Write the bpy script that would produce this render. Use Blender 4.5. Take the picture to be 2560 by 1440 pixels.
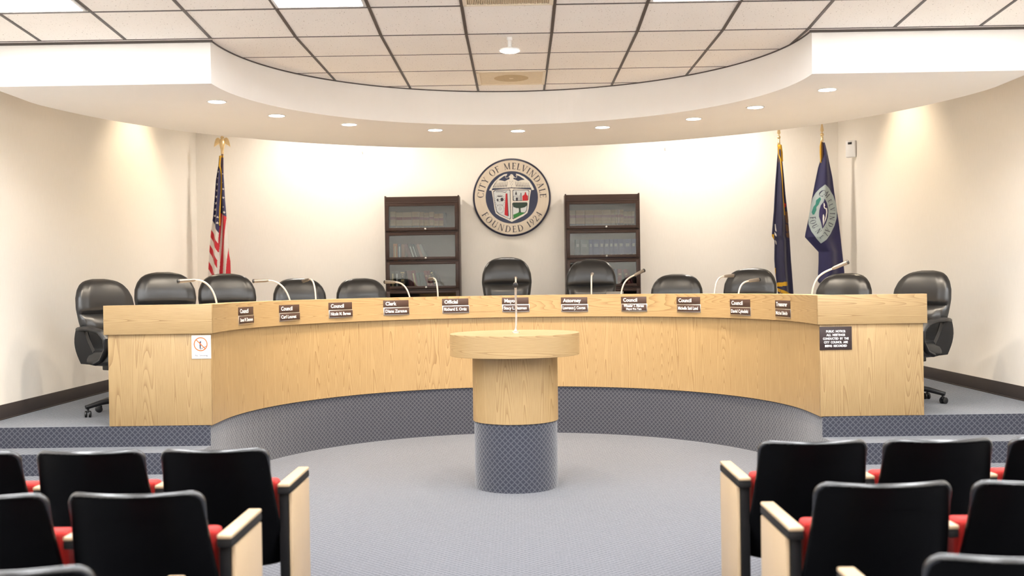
import bpy, bmesh, math, random
from mathutils import Vector, Matrix
random.seed(7)
PI = math.pi
R = math.radians
scn = bpy.context.scene
for o in list(bpy.data.objects):
    bpy.data.objects.remove(o, do_unlink=True)
COL = scn.collection

# ------------------------------------------------------------------ camera, world, exposure
cam = bpy.data.cameras.new('camera')
cam.sensor_width = 36.0
cam.lens = 2600.0 / 2560.0 * 36.0
cam.clip_start = 0.05
cam.dof.use_dof = True
cam.dof.focus_distance = 9.2
cam.dof.aperture_fstop = 2.0
camo = bpy.data.objects.new('camera', cam)
COL.objects.link(camo)
camo.matrix_world = (Matrix.Translation((0, 0, 1.57)) @ Matrix.Rotation(R(0.35), 4, 'Z')
                     @ Matrix.Rotation(R(90 - 0.33), 4, 'X') @ Matrix.Rotation(R(-0.85), 4, 'Z'))
scn.camera = camo
w = bpy.data.worlds.new('world')
scn.world = w
w.use_nodes = True
w.node_tree.nodes['Background'].inputs[0].default_value = (1.0, 0.97, 0.93, 1)
w.node_tree.nodes['Background'].inputs[1].default_value = 0.3
vs = scn.view_settings
vs.view_transform = 'Standard'
vs.look = 'None'
vs.gamma = 1.0
vs.use_curve_mapping = False
vs.exposure = 2.12
TROFFER_E = 9.7
DOWN_W = 68.0
BACK_W = 70.0


def spot(name, loc, watts, size, blend, col=(1.0, 0.85, 0.66), rad=0.05, aim=(0, 0, -1), parent=None):
    l = bpy.data.lights.new(name, 'SPOT')
    l.energy = watts
    l.spot_size = R(size)
    l.spot_blend = blend
    l.color = col
    l.shadow_soft_size = rad
    o = bpy.data.objects.new(name, l)
    COL.objects.link(o)
    o.location = loc
    o.rotation_euler = Vector(aim).to_track_quat('-Z', 'Y').to_euler()
    o.parent = parent
    return o


# ------------------------------------------------------------------ helpers
def tag(o, label=None, cat=None, group=None, kind=None):
    if label: o['label'] = label
    if cat: o['category'] = cat
    if group: o['group'] = group
    if kind: o['kind'] = kind
    return o


def thing(name, label, cat, loc=(0, 0, 0), rz=0.0, group=None, rot=None):
    o = bpy.data.objects.new(name, None)
    o.empty_display_size = 0.1
    COL.objects.link(o)
    o.location = loc
    o.rotation_euler = rot if rot else (0, 0, rz)
    return tag(o, label, cat, group)


class MB:
    def __init__(self):
        self.v = []; self.f = []; self.uv = []; self.m = []

    def add(self, verts, faces, uvs=None, m=0, M=None):
        b = len(self.v)
        for p in verts:
            p = Vector(p)
            self.v.append(tuple(M @ p) if M else tuple(p))
        for i, f in enumerate(faces):
            self.f.append([b + k for k in f])
            self.uv.append(uvs[i] if uvs else None)
            self.m.append(m)
        return self

    def box(self, c, s, M=None, m=0):
        x, y, z = [k / 2 for k in s]
        V = [(c[0] + a * x, c[1] + b * y, c[2] + d * z) for d in (-1, 1) for b in (-1, 1) for a in (-1, 1)]
        F = [(0, 2, 3, 1), (4, 5, 7, 6), (0, 1, 5, 4), (2, 6, 7, 3), (0, 4, 6, 2), (1, 3, 7, 5)]
        return self.add(V, F, None, m, M)

    def lathe(self, prof, c=(0, 0, 0), seg=24, M=None, m=0, cap=True):
        V = []; F = []; U = []
        rm = max(p[0] for p in prof)
        for r, z in prof:
            for k in range(seg):
                a = 2 * PI * k / seg
                V.append((c[0] + r * math.cos(a), c[1] + r * math.sin(a), c[2] + z))
        n = len(prof)
        for i in range(n - 1):
            for k in range(seg):
                k2 = (k + 1) % seg
                F.append((i * seg + k, i * seg + k2, (i + 1) * seg + k2, (i + 1) * seg + k))
                u0 = 2 * PI * k / seg * rm; u1 = 2 * PI * (k + 1) / seg * rm
                z0 = prof[i][1]; z1 = prof[i + 1][1]
                U.append([(u0, z0), (u1, z0), (u1, z1), (u0, z1)])
        if cap:
            F.append(tuple(reversed(range(seg)))); U.append([(V[k][0], V[k][1]) for k in reversed(range(seg))])
            F.append(tuple(range((n - 1) * seg, n * seg))); U.append([(V[k][0], V[k][1]) for k in range((n - 1) * seg, n * seg)])
        return self.add(V, F, U, m, M)

    def tube(self, pts, r, seg=10, m=0, sx=1.0, up=(0, 0, 1), cap=True):
        pts = [Vector(p) for p in pts]
        n = len(pts)
        rr = r if isinstance(r, (list, tuple)) else [r] * n
        V = []; F = []
        pa = None
        for i, p in enumerate(pts):
            t = (pts[min(i + 1, n - 1)] - pts[max(i - 1, 0)]).normalized()
            if pa is None:
                a = t.cross(Vector(up))
                if a.length < 1e-3: a = t.cross(Vector((0, 1, 0)))
            else:
                a = pa - t * pa.dot(t)
            a.normalize(); pa = a
            b = t.cross(a)
            for k in range(seg):
                an = 2 * PI * k / seg
                V.append(p + a * (math.cos(an) * rr[i] * sx) + b * (math.sin(an) * rr[i]))
        for i in range(n - 1):
            for k in range(seg):
                k2 = (k + 1) % seg
                F.append((i * seg + k, i * seg + k2, (i + 1) * seg + k2, (i + 1) * seg + k))
        if cap:
            F.append(tuple(reversed(range(seg)))); F.append(tuple(range((n - 1) * seg, n * seg)))
        return self.add(V, F, None, m)

    def grid(self, P, m=0, uvf=None, closeu=False):
        nr = len(P); nc = len(P[0])
        V = [p for row in P for p in row]
        F = []; U = []
        for i in range(nr - 1):
            for j in range(nc if closeu else nc - 1):
                j2 = (j + 1) % nc
                F.append((i * nc + j, i * nc + j2, (i + 1) * nc + j2, (i + 1) * nc + j))
                if uvf: U.append([uvf(i, j), uvf(i, j + 1), uvf(i + 1, j + 1), uvf(i + 1, j)])
        return self.add(V, F, U if uvf else None, m)

    def poly(self, pts, y0, y1=None, m=0, M=None):
        """polygon in the x-z plane, front face at y0 (towards -y); with y1 extruded back to y1"""
        n = len(pts)
        area = sum(pts[i][0] * pts[(i + 1) % n][1] - pts[(i + 1) % n][0] * pts[i][1] for i in range(n))
        if area < 0: pts = list(reversed(pts))
        V = [(p[0], y0, p[1]) for p in pts]
        F = [tuple(range(n))]
        if y1 is not None:
            V += [(p[0], y1, p[1]) for p in pts]
            F.append(tuple(reversed(range(n, 2 * n))))
            for i in range(n):
                j = (i + 1) % n
                F.append((i, n + i, n + j, j))
        return self.add(V, F, None, m, M)

    def build(self, name, mats, parent=None, bevel=0, seg=2, smooth=True, swap=False, sub=0, ang=35):
        me = bpy.data.meshes.new(name)
        bm = bmesh.new()
        uvl = bm.loops.layers.uv.new('UVMap')
        vv = [bm.verts.new(p) for p in self.v]
        fl = bm.faces.layers.int.new('ex')
        for f, u, m in zip(self.f, self.uv, self.m):
            try:
                fc = bm.faces.new([vv[k] for k in f])
            except ValueError:
                continue
            fc.material_index = m
            if u:
                fc[fl] = 1
                for lp, q in zip(fc.loops, u): lp[uvl].uv = q
        bm.normal_update()
        if bevel:
            ed = [e for e in bm.edges if len(e.link_faces) == 2 and e.calc_face_angle(0) > R(ang)]
            bmesh.ops.bevel(bm, geom=ed, offset=bevel, segments=seg, profile=0.5, affect='EDGES', clamp_overlap=True)
            bm.normal_update()
        for fc in bm.faces:
            if fc[fl]:
                if swap:
                    for lp in fc.loops: lp[uvl].uv = (lp[uvl].uv[1], lp[uvl].uv[0])
                continue
            n = fc.normal
            ax = max(range(3), key=lambda k: abs(n[k]))
            for lp in fc.loops:
                c = lp.vert.co
                q = (c.y, c.z) if ax == 0 else ((c.x, c.z) if ax == 1 else (c.x, c.y))
                lp[uvl].uv = (q[1], q[0]) if swap else q
        if smooth:
            for fc in bm.faces: fc.smooth = True
            for e in bm.edges:
                if len(e.link_faces) == 2 and e.calc_face_angle(0) > R(40): e.smooth = False
        bm.to_mesh(me)
        bm.free()
        for mt in (mats if isinstance(mats, (list, tuple)) else [mats]): me.materials.append(mt)
        o = bpy.data.objects.new(name, me)
        COL.objects.link(o)
        o.parent = parent
        if sub:
            s = o.modifiers.new('sub', 'SUBSURF'); s.levels = sub; s.render_levels = sub
        return o


def copy_tree(o, parent=None):
    c = o.copy()
    COL.objects.link(c)
    c.parent = parent
    for ch in list(o.children): copy_tree(ch, c)
    return c


def bez(p0, p1, p2, p3, n=16):
    p0, p1, p2, p3 = map(Vector, (p0, p1, p2, p3))
    return [p0 * (1 - t) ** 3 + p1 * 3 * t * (1 - t) ** 2 + p2 * 3 * t * t * (1 - t) + p3 * t ** 3 for t in [i / n for i in range(n + 1)]]


def lerp_tab(tab, x):
    if x <= tab[0][0]: return tab[0][1]
    for (a, b), (c, d) in zip(tab, tab[1:]):
        if x <= c: return b + (d - b) * (x - a) / (c - a) if c > a else d
    return tab[-1][1]


def text_geo(s, size, align='LEFT', offset=0.0, xs=1.0):
    cu = bpy.data.curves.new('t', 'FONT')
    cu.body = s; cu.size = size; cu.align_x = align; cu.offset = offset
    cu.resolution_u = 3
    ob = bpy.data.objects.new('t', cu)
    COL.objects.link(ob)
    dg = bpy.context.evaluated_depsgraph_get()
    me = bpy.data.meshes.new_from_object(ob.evaluated_get(dg))
    V = [(v.co.x * xs, v.co.y) for v in me.vertices]
    F = [tuple(p.vertices) for p in me.polygons]
    bpy.data.objects.remove(ob); bpy.data.curves.remove(cu); bpy.data.meshes.remove(me)
    return V, F


def add_text(mb, s, size, x, z, y, align='LEFT', offset=0.0, maxw=None):
    V, F = text_geo(s, size, align, offset)
    k = 1.0
    if maxw:
        ww = max(p[0] for p in V) - min(p[0] for p in V)
        if ww > maxw: k = maxw / ww
    mb.add([(x + p[0] * k, y, z + p[1]) for p in V], F)


# ------------------------------------------------------------------ materials
def new_mat(name):
    m = bpy.data.materials.new(name)
    m.use_nodes = True
    nt = m.node_tree
    return m, nt, nt.nodes['Principled BSDF']


def N(nt, t, **kw):
    n = nt.nodes.new(t)
    for k, v in kw.items(): setattr(n, k, v)
    return n


def math_node(nt, op, a, b=None, clamp=False):
    n = nt.nodes.new('ShaderNodeMath'); n.operation = op; n.use_clamp = clamp
    for i, q in enumerate((a, b)):
        if q is None: continue
        if isinstance(q, (int, float)): n.inputs[i].default_value = q
        else: nt.links.new(q, n.inputs[i])
    return n.outputs[0]


def mixc(nt, fac, a, b):
    n = nt.nodes.new('ShaderNodeMix'); n.data_type = 'RGBA'
    for sock, q in ((n.inputs[0], fac), (n.inputs[6], a), (n.inputs[7], b)):
        if isinstance(q, (int, float)): sock.default_value = q
        elif isinstance(q, tuple): sock.default_value = (q[0], q[1], q[2], 1)
        else: nt.links.new(q, sock)
    return n.outputs[2]


def simple(name, col, rough=0.5, metal=0.0, nscale=30.0, var=0.06, bump=0.0, spec=0.5, sheen=0.0, bscale=None):
    m, nt, b = new_mat(name)
    tc = N(nt, 'ShaderNodeTexCoord')
    nz = N(nt, 'ShaderNodeTexNoise')
    nz.inputs['Scale'].default_value = nscale
    nz.inputs['Detail'].default_value = 3
    nt.links.new(tc.outputs['Object'], nz.inputs['Vector'])
    lo = tuple(c * (1 - var) for c in col); hi = tuple(min(1, c * (1 + var)) for c in col)
    nt.links.new(mixc(nt, nz.outputs['Fac'], lo, hi), b.inputs['Base Color'])
    b.inputs['Roughness'].default_value = rough
    b.inputs['Metallic'].default_value = metal
    b.inputs['Specular IOR Level'].default_value = spec
    if sheen: b.inputs['Sheen Weight'].default_value = sheen
    if bump:
        n2 = N(nt, 'ShaderNodeTexNoise'); n2.inputs['Scale'].default_value = bscale or nscale * 6
        nt.links.new(tc.outputs['Object'], n2.inputs['Vector'])
        bp = N(nt, 'ShaderNodeBump'); bp.inputs['Strength'].default_value = bump; bp.inputs['Distance'].default_value = 0.002
        nt.links.new(n2.outputs['Fac'], bp.inputs['Height'])
        nt.links.new(bp.outputs[0], b.inputs['Normal'])
    return m


def oak(name, light, dark, rough=0.42, su=6.5, sv=0.30, rings=42.0, fade=0.55, spec=0.4):
    m, nt, b = new_mat(name)
    uv = N(nt, 'ShaderNodeUVMap')
    def mapped(sx, sy):
        mp = N(nt, 'ShaderNodeMapping'); mp.inputs['Scale'].default_value = (sx, sy, 1)
        nt.links.new(uv.outputs[0], mp.inputs['Vector']); return mp.outputs[0]
    n1 = N(nt, 'ShaderNodeTexNoise'); n1.inputs['Scale'].default_value = 1; n1.inputs['Detail'].default_value = 0.6
    n1.inputs['Roughness'].default_value = 0.35
    nt.links.new(mapped(su, sv), n1.inputs['Vector'])
    ph = math_node(nt, 'MULTIPLY', n1.outputs['Fac'], rings)
    fr = math_node(nt, 'FRACT', ph)
    ln = math_node(nt, 'POWER', fr, 3.0)
    n2 = N(nt, 'ShaderNodeTexNoise'); n2.inputs['Scale'].default_value = 1; n2.inputs['Detail'].default_value = 3
    nt.links.new(mapped(260, 7), n2.inputs['Vector'])
    pores = math_node(nt, 'MULTIPLY', n2.outputs['Fac'], ln)
    f = math_node(nt, 'MULTIPLY', math_node(nt, 'ADD', math_node(nt, 'MULTIPLY', pores, 1.3), math_node(nt, 'MULTIPLY', math_node(nt, 'SUBTRACT', n2.outputs['Fac'], 0.35), 0.5)), fade, True)
    n3 = N(nt, 'ShaderNodeTexNoise'); n3.inputs['Scale'].default_value = 1
    nt.links.new(mapped(3, 0.8), n3.inputs['Vector'])
    base = mixc(nt, n3.outputs['Fac'], tuple(c * 0.94 for c in light), tuple(min(1, c * 1.05) for c in light))
    nt.links.new(mixc(nt, f, base, dark), b.inputs['Base Color'])
    b.inputs['Roughness'].default_value = rough
    b.inputs['Specular IOR Level'].default_value = spec
    return m


def carpet(name, cell, line, size=0.044):
    m, nt, b = new_mat(name)
    uv = N(nt, 'ShaderNodeUVMap')
    nz = N(nt, 'ShaderNodeTexNoise'); nz.inputs['Scale'].default_value = 38; nz.inputs['Detail'].default_value = 2
    nt.links.new(uv.outputs[0], nz.inputs['Vector'])
    off = N(nt, 'ShaderNodeVectorMath', operation='MULTIPLY_ADD')
    nt.links.new(nz.outputs['Color'], off.inputs[0]); off.inputs[1].default_value = (0.006, 0.006, 0); nt.links.new(uv.outputs[0], off.inputs[2])
    sp = N(nt, 'ShaderNodeSeparateXYZ'); nt.links.new(off.outputs[0], sp.inputs[0])
    k = 1 / (size)
    a = math_node(nt, 'MULTIPLY', math_node(nt, 'ADD', sp.outputs[0], sp.outputs[1]), k)
    c = math_node(nt, 'MULTIPLY', math_node(nt, 'SUBTRACT', sp.outputs[0], sp.outputs[1]), k)
    da = math_node(nt, 'ABSOLUTE', math_node(nt, 'SUBTRACT', math_node(nt, 'FRACT', a), 0.5))
    dc = math_node(nt, 'ABSOLUTE', math_node(nt, 'SUBTRACT', math_node(nt, 'FRACT', c), 0.5))
    mx = math_node(nt, 'MAXIMUM', da, dc)
    ramp = N(nt, 'ShaderNodeMapRange'); ramp.inputs[1].default_value = 0.32; ramp.inputs[2].default_value = 0.49
    nt.links.new(mx, ramp.inputs[0])
    n2 = N(nt, 'ShaderNodeTexNoise'); n2.inputs['Scale'].default_value = 260; n2.inputs['Detail'].default_value = 2
    nt.links.new(uv.outputs[0], n2.inputs['Vector'])
    jit = math_node(nt, 'MULTIPLY_ADD', n2.outputs['Fac'], 1.6)
    nt.nodes[-1].inputs[2].default_value = -0.3
    fac = math_node(nt, 'MULTIPLY', math_node(nt, 'ADD', ramp.outputs[0], 0.12), jit, True)
    nt.links.new(mixc(nt, fac, cell, line), b.inputs['Base Color'])
    b.inputs['Roughness'].default_value = 0.95
    b.inputs['Specular IOR Level'].default_value = 0.1
    b.inputs['Sheen Weight'].default_value = 0.48
    b.inputs['Sheen Roughness'].default_value = 0.42
    b.inputs['Sheen Tint'].default_value = (0.93, 0.96, 1.0, 1)
    nt.links.new(math_node(nt, 'MULTIPLY_ADD', fac, 0.34), b.inputs['Sheen Weight']); nt.nodes[-1].inputs[2].default_value = 0.36
    bp = N(nt, 'ShaderNodeBump'); bp.inputs['Strength'].default_value = 0.8; bp.inputs['Distance'].default_value = 0.004
    nt.links.new(n2.outputs['Fac'], bp.inputs['Height']); nt.links.new(bp.outputs[0], b.inputs['Normal'])
    return m


def wallpaper(name, col):
    m, nt, b = new_mat(name)
    uv = N(nt, 'ShaderNodeUVMap')
    mp = N(nt, 'ShaderNodeMapping'); mp.inputs['Scale'].default_value = (160, 9, 1)
    nt.links.new(uv.outputs[0], mp.inputs['Vector'])
    nz = N(nt, 'ShaderNodeTexNoise'); nz.inputs['Scale'].default_value = 1; nz.inputs['Detail'].default_value = 3
    nt.links.new(mp.outputs[0], nz.inputs['Vector'])
    nt.links.new(mixc(nt, nz.outputs['Fac'], tuple(c * 0.95 for c in col), tuple(min(1, c * 1.04) for c in col)), b.inputs['Base Color'])
    b.inputs['Roughness'].default_value = 0.7
    bp = N(nt, 'ShaderNodeBump'); bp.inputs['Strength'].default_value = 0.12; bp.inputs['Distance'].default_value = 0.002
    nt.links.new(nz.outputs['Fac'], bp.inputs['Height']); nt.links.new(bp.outputs[0], b.inputs['Normal'])
    return m


def tile_mat(name, col, fleck):
    m, nt, b = new_mat(name)
    uv = N(nt, 'ShaderNodeUVMap')
    mp = N(nt, 'ShaderNodeMapping'); mp.inputs['Scale'].default_value = (95, 60, 1)
    nt.links.new(uv.outputs[0], mp.inputs['Vector'])
    nz = N(nt, 'ShaderNodeTexNoise'); nz.inputs['Scale'].default_value = 1; nz.inputs['Detail'].default_value = 2
    nt.links.new(mp.outputs[0], nz.inputs['Vector'])
    mr = N(nt, 'ShaderNodeMapRange'); mr.inputs[1].default_value = 0.66; mr.inputs[2].default_value = 0.72
    nt.links.new(nz.outputs['Fac'], mr.inputs[0])
    n2 = N(nt, 'ShaderNodeTexNoise'); n2.inputs['Scale'].default_value = 1.3
    nt.links.new(uv.outputs[0], n2.inputs['Vector'])
    base = mixc(nt, n2.outputs['Fac'], tuple(c * 0.95 for c in col), tuple(min(1, c * 1.04) for c in col))
    nt.links.new(mixc(nt, mr.outputs[0], base, fleck), b.inputs['Base Color'])
    b.inputs['Roughness'].default_value = 0.9
    return m


def emit(name, col, s):
    m, nt, b = new_mat(name)
    b.inputs['Base Color'].default_value = (0.9, 0.9, 0.9, 1)
    b.inputs['Emission Color'].default_value = (*col, 1)
    b.inputs['Emission Strength'].default_value = s
    return m


def glass_mat(name):
    m = bpy.data.materials.new(name); m.use_nodes = True
    nt = m.node_tree; nt.nodes.clear()
    out = N(nt, 'ShaderNodeOutputMaterial'); mx = N(nt, 'ShaderNodeMixShader'); tr = N(nt, 'ShaderNodeBsdfTransparent')
    gl = N(nt, 'ShaderNodeBsdfGlossy'); gl.inputs['Roughness'].default_value = 0.02
    tr.inputs['Color'].default_value = (0.93, 0.95, 0.94, 1)
    fr = N(nt, 'ShaderNodeFresnel'); fr.inputs['IOR'].default_value = 1.6
    wv = N(nt, 'ShaderNodeTexNoise'); wv.inputs['Scale'].default_value = 5.0
    tc = N(nt, 'ShaderNodeTexCoord'); nt.links.new(tc.outputs['Object'], wv.inputs['Vector'])
    bp = N(nt, 'ShaderNodeBump'); bp.inputs['Strength'].default_value = 0.08; bp.inputs['Distance'].default_value = 0.01
    nt.links.new(wv.outputs['Fac'], bp.inputs['Height']); nt.links.new(bp.outputs[0], gl.inputs['Normal'])
    nt.links.new(fr.outputs[0], mx.inputs[0]); nt.links.new(tr.outputs[0], mx.inputs[1]); nt.links.new(gl.outputs[0], mx.inputs[2])
    nt.links.new(mx.outputs[0], out.inputs[0])
    return m


M_OAK = oak('oak', (0.395, 0.27, 0.13), (0.185, 0.10, 0.036), rings=50, fade=0.85)
M_MAPLE = oak('maple', (0.44, 0.325, 0.205), (0.36, 0.245, 0.135), su=9, rings=20, fade=0.4)
M_BOUNCE_TOP = simple('beige_bounce_laminate', (0.80, 0.71, 0.58), 0.5, nscale=60, var=0.03)  # unseen worktop, made pale to bounce light up to the soffit
M_WALNUT = oak('dark_wood', (0.052, 0.026, 0.018), (0.022, 0.011, 0.008), rough=0.4, fade=0.8)
M_CARPET = carpet('carpet', (0.036, 0.039, 0.056), (0.165, 0.168, 0.183))
M_WALL = wallpaper('wall_paper', (0.90, 0.855, 0.78))
M_PAINT = simple('soffit_paint', (0.89, 0.865, 0.83), 0.8, nscale=3, var=0.015, bump=0.05, bscale=120)
M_TILE = tile_mat('ceiling_tile', (0.96, 0.91, 0.845), (0.36, 0.29, 0.23))
M_GRID = simple('ceiling_grid_metal', (0.10, 0.085, 0.078), 0.5, 0.3)
M_BASE = simple('rubber_baseboard', (0.045, 0.035, 0.032), 0.5, nscale=8, var=0.15)
M_LEATHER = simple('black_leather', (0.011, 0.0115, 0.0125), 0.31, nscale=25, var=0.2, bump=0.12, spec=0.6, bscale=240)
M_PLASTIC = simple('black_plastic', (0.012, 0.012, 0.013), 0.42, nscale=40, var=0.1, bump=0.08, bscale=400)
M_SHELL = simple('black_shell', (0.0015, 0.0015, 0.0018), 0.3, nscale=40, var=0.1, bump=0.03, spec=0.08, bscale=400)
M_EDGE = simple('shell_rim', (0.010, 0.0108, 0.0135), 0.24, nscale=40, var=0.1, spec=0.9)
M_FABRIC = simple('black_fabric', (0.01, 0.01, 0.011), 0.85, nscale=120, var=0.3, bump=0.3)
M_RED = simple('red_fabric', (0.37, 0.010, 0.005), 0.85, nscale=150, var=0.15, bump=0.3, sheen=0.04)
M_POST = simple('dark_post', (0.004, 0.004, 0.0045), 0.5, spec=.18)
M_RUBBER = simple('dark_edging', (0.010, 0.0095, 0.0095), 0.6, spec=.2)
M_CHROME = simple('satin_steel', (0.72, 0.70, 0.67), 0.3, 1.0, var=0.03)
M_WHITE_METAL = simple('pale_gooseneck', (0.42, 0.375, 0.335), 0.38, 0.3, var=0.03)
M_MICBODY = simple('mic_body', (0.17, 0.145, 0.12), 0.4, 0.6, var=0.05)
M_BRASS = simple('brass', (0.78, 0.60, 0.33), 0.3, 0.85, nscale=60, var=0.15)
M_PLATE = simple('brown_plate', (0.055, 0.028, 0.02), 0.45, var=0.05)
M_NOTICE = simple('dark_brown_notice', (0.022, 0.01, 0.01), 0.5, var=0.05)
M_LETTER = simple('white_letter', (0.9, 0.88, 0.86), 0.6, var=0.01)
M_WHITE = simple('white_plastic', (0.86, 0.86, 0.85), 0.45, var=0.01)
M_DARK = simple('dark_lettering', (0.035, 0.03, 0.045), 0.6, var=0.05)
M_ORANGE = simple('orange_red_print', (0.85, 0.13, 0.03), 0.6, var=0.02)
M_NAVY = simple('navy_paint', (0.026, 0.034, 0.075), 0.45, nscale=14, var=0.12)
M_RIM = simple('dark_navy_rim', (0.012, 0.012, 0.035), 0.4)
M_CREAM = oak('cream_board', (0.66, 0.575, 0.46), (0.55, 0.46, 0.35), rough=0.5, su=3, rings=16, fade=0.35)
M_SEALWHITE = simple('seal_white', (0.74, 0.70, 0.62), 0.6, var=0.03)
M_SEALGREY = simple('seal_grey', (0.62, 0.645, 0.64), 0.6, var=0.03)
M_SEALRED = simple('seal_red', (0.52, 0.012, 0.02), 0.6)
M_SEALGREEN = simple('seal_green', (0.03, 0.20, 0.04), 0.6)
M_TREE = simple('seal_dark_green', (0.028, 0.055, 0.04), 0.7, nscale=90, var=0.4)
M_GLASS = glass_mat('bookcase_glass')
M_FLAGNAVY = simple('flag_navy', (0.0105, 0.0095, 0.068), 0.7, nscale=20, var=0.15, sheen=0.3)
M_FLAGDARK = simple('flag_dark_blue', (0.008, 0.007, 0.042), 0.7, nscale=20, var=0.2, sheen=0.3)
M_FLAGRED = simple('flag_red', (0.48, 0.008, 0.02), 0.7, nscale=20, var=0.1, sheen=0.2)
M_FLAGWHITE = simple('flag_white', (0.66, 0.61, 0.565), 0.7, nscale=20, var=0.04, sheen=0.2)
M_GOLD = simple('gold_fringe', (0.62, 0.34, 0.013), 0.7, nscale=160, var=0.25, bump=0.3)
M_PALEBLUE = simple('flag_pale_blue', (0.38, 0.45, 0.455), 0.7, nscale=20, var=0.05)
M_TEAL = simple('flag_teal', (0.025, 0.2, 0.155), 0.7, nscale=120, var=0.3)
M_VIOLET = simple('flag_violet', (0.022, 0.016, 0.09), 0.7)
M_BROWN = simple('emblem_brown', (0.12, 0.055, 0.025), 0.7, nscale=60, var=0.4)
M_POLE = simple('pole_wood', (0.22, 0.11, 0.05), 0.4)
M_GRILLE = simple('vent_beige', (0.80, 0.68, 0.49), 0.7, nscale=40, var=0.1)
M_GRILLE2 = simple('vent_brown', (0.58, 0.45, 0.27), 0.8, nscale=60, var=0.15)
M_VENT = simple('vent_frame', (0.88, 0.78, 0.62), 0.6, var=.03)
M_TROFF = emit('troffer_diffuser', (0.97, 0.985, 1.0), TROFFER_E)
M_LAMP = emit('downlight_lamp', (1.0, 0.94, 0.85), 14.0)
M_GREY = simple('grey_plastic', (0.06, 0.058, 0.056), 0.5)
M_PAGES = simple('book_pages', (0.62, 0.54, 0.42), 0.9, nscale=200, var=0.1)

# ------------------------------------------------------------------ layout numbers
WX, YB, YF = 4.32, 14.0, -3.0          # side walls, back wall, wall behind the seats
DZ = 0.486                              # dais height
DC = Vector((-0.035, 8.43, 0)); DR = 2.38; DEND = 8.12   # desk arc
SC = Vector((-0.03, 7.58, 0)); SR = 2.18; SFRONT = 7.55  # soffit arc
ZC, ZS, ZB = 3.36, 3.045, 4.1           # ceiling by the dais, soffit underside, ceiling behind soffit
YK, SLOPE = 7.5, 0.075                  # ceiling kink and its rise towards the seats


def ceil_z(y):
    return ZC + SLOPE * (YK - y) if y < YK else ZC


def struct(mb, name, mats, **kw):
    return tag(mb.build(name, mats, **kw), kind='structure')


# ------------------------------------------------------------------ floor, dais, steps
mb = MB(); mb.add([(-WX, YF, 0), (WX, YF, 0), (WX, YB, 0), (-WX, YB, 0)], [(0, 1, 2, 3)])
struct(mb, 'floor', M_CARPET)


def arc_path(rad, n=72, yend=DEND):
    P = [(DC.x - rad, yend)]
    for i in range(n + 1):
        a = PI - PI * i / n
        P.append((DC.x + rad * math.cos(a), DC.y + rad * math.sin(a)))
    P.append((DC.x + rad, yend))
    return P


mb = MB()
P = arc_path(DR + 0.01)
for (x0, y0), (x1, y1) in zip(P, P[1:]):
    if abs(x1 - x0) > 1e-5:
        mb.add([(x0, y0, DZ), (x1, y1, DZ), (x1, YB, DZ), (x0, YB, DZ)], [(0, 1, 2, 3)])
s = 0
for (x0, y0), (x1, y1) in zip(P, P[1:]):
    d = math.hypot(x1 - x0, y1 - y0)
    mb.add([(x0, y0, 0), (x1, y1, 0), (x1, y1, DZ), (x0, y0, DZ)], [(0, 1, 2, 3)], [[(s, 0), (s + d, 0), (s + d, DZ), (s, DZ)]])
    s += d
for sg in (-1, 1):
    xi = DC.x + sg * (DR + 0.01); xo = sg * WX
    a, b = min(xi, xo), max(xi, xo)
    mb.add([(a, DEND, DZ), (b, DEND, DZ), (b, YB, DZ), (a, YB, DZ)], [(0, 1, 2, 3)])
    for y0, y1, z0, z1 in ((DEND, None, 0.324, DZ), (7.80, DEND, 0.162, 0.324), (7.46, 7.80, 0.0, 0.162)):
        mb.add([(a, y0, z0), (b, y0, z0), (b, y0, z1), (a, y0, z1)], [(0, 1, 2, 3)])
        if y1: mb.add([(a, y0, z1), (b, y0, z1), (b, y1, z1), (a, y1, z1)], [(0, 1, 2, 3)])
        if y1: mb.add([(xi, y0, 0), (xi, y1, 0), (xi, y1, z1), (xi, y0, z1)], [(0, 1, 2, 3)])
struct(mb, 'floor_dais', M_CARPET, smooth=False)

# ------------------------------------------------------------------ walls, baseboards
for nm, q in (('wall_left', [(-WX, YF), (-WX, YB)]), ('wall_right', [(WX, YB), (WX, YF)]),
              ('wall_back', [(-WX, YB), (WX, YB)]), ('wall_front', [(WX, YF), (-WX, YF)])):
    (x0, y0), (x1, y1) = q
    d = Vector((x1 - x0, y1 - y0, 0)).normalized(); nrm = Vector((-d.y, d.x, 0)) * 0.12
    L = math.hypot(x1 - x0, y1 - y0); mb = MB()
    A = [Vector((x0, y0, 0)), Vector((x1, y1, 0))]
    for oo in (Vector((0, 0, 0)), nrm):
        V = [A[0] + oo, A[1] + oo, A[1] + oo + Vector((0, 0, 4.35)), A[0] + oo + Vector((0, 0, 4.35))]
        mb.add(V, [(0, 1, 2, 3)], [[(0, 0), (L, 0), (L, 4.35), (0, 4.35)]])
    struct(mb, nm, M_WALL, smooth=False)
mb = MB(); mb.box((-WX + 0.006, (DEND + YB) / 2, DZ + 0.062), (0.012, YB - DEND, 0.124)); mb.box((-WX + 0.01, (DEND + YB) / 2, DZ + 0.005), (0.02, YB - DEND, 0.01))
struct(mb, 'baseboard_left', M_BASE, bevel=0.003)
mb = MB(); mb.box((WX - 0.006, (DEND + YB) / 2, DZ + 0.062), (0.012, YB - DEND, 0.124)); mb.box((WX - 0.01, (DEND + YB) / 2, DZ + 0.005), (0.02, YB - DEND, 0.01))
struct(mb, 'baseboard_right', M_BASE, bevel=0.003)
mb = MB(); mb.box((0, YB - 0.006, DZ + 0.062), (2 * WX, 0.012, 0.124))
struct(mb, 'baseboard_back', M_BASE, bevel=0.003)

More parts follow.
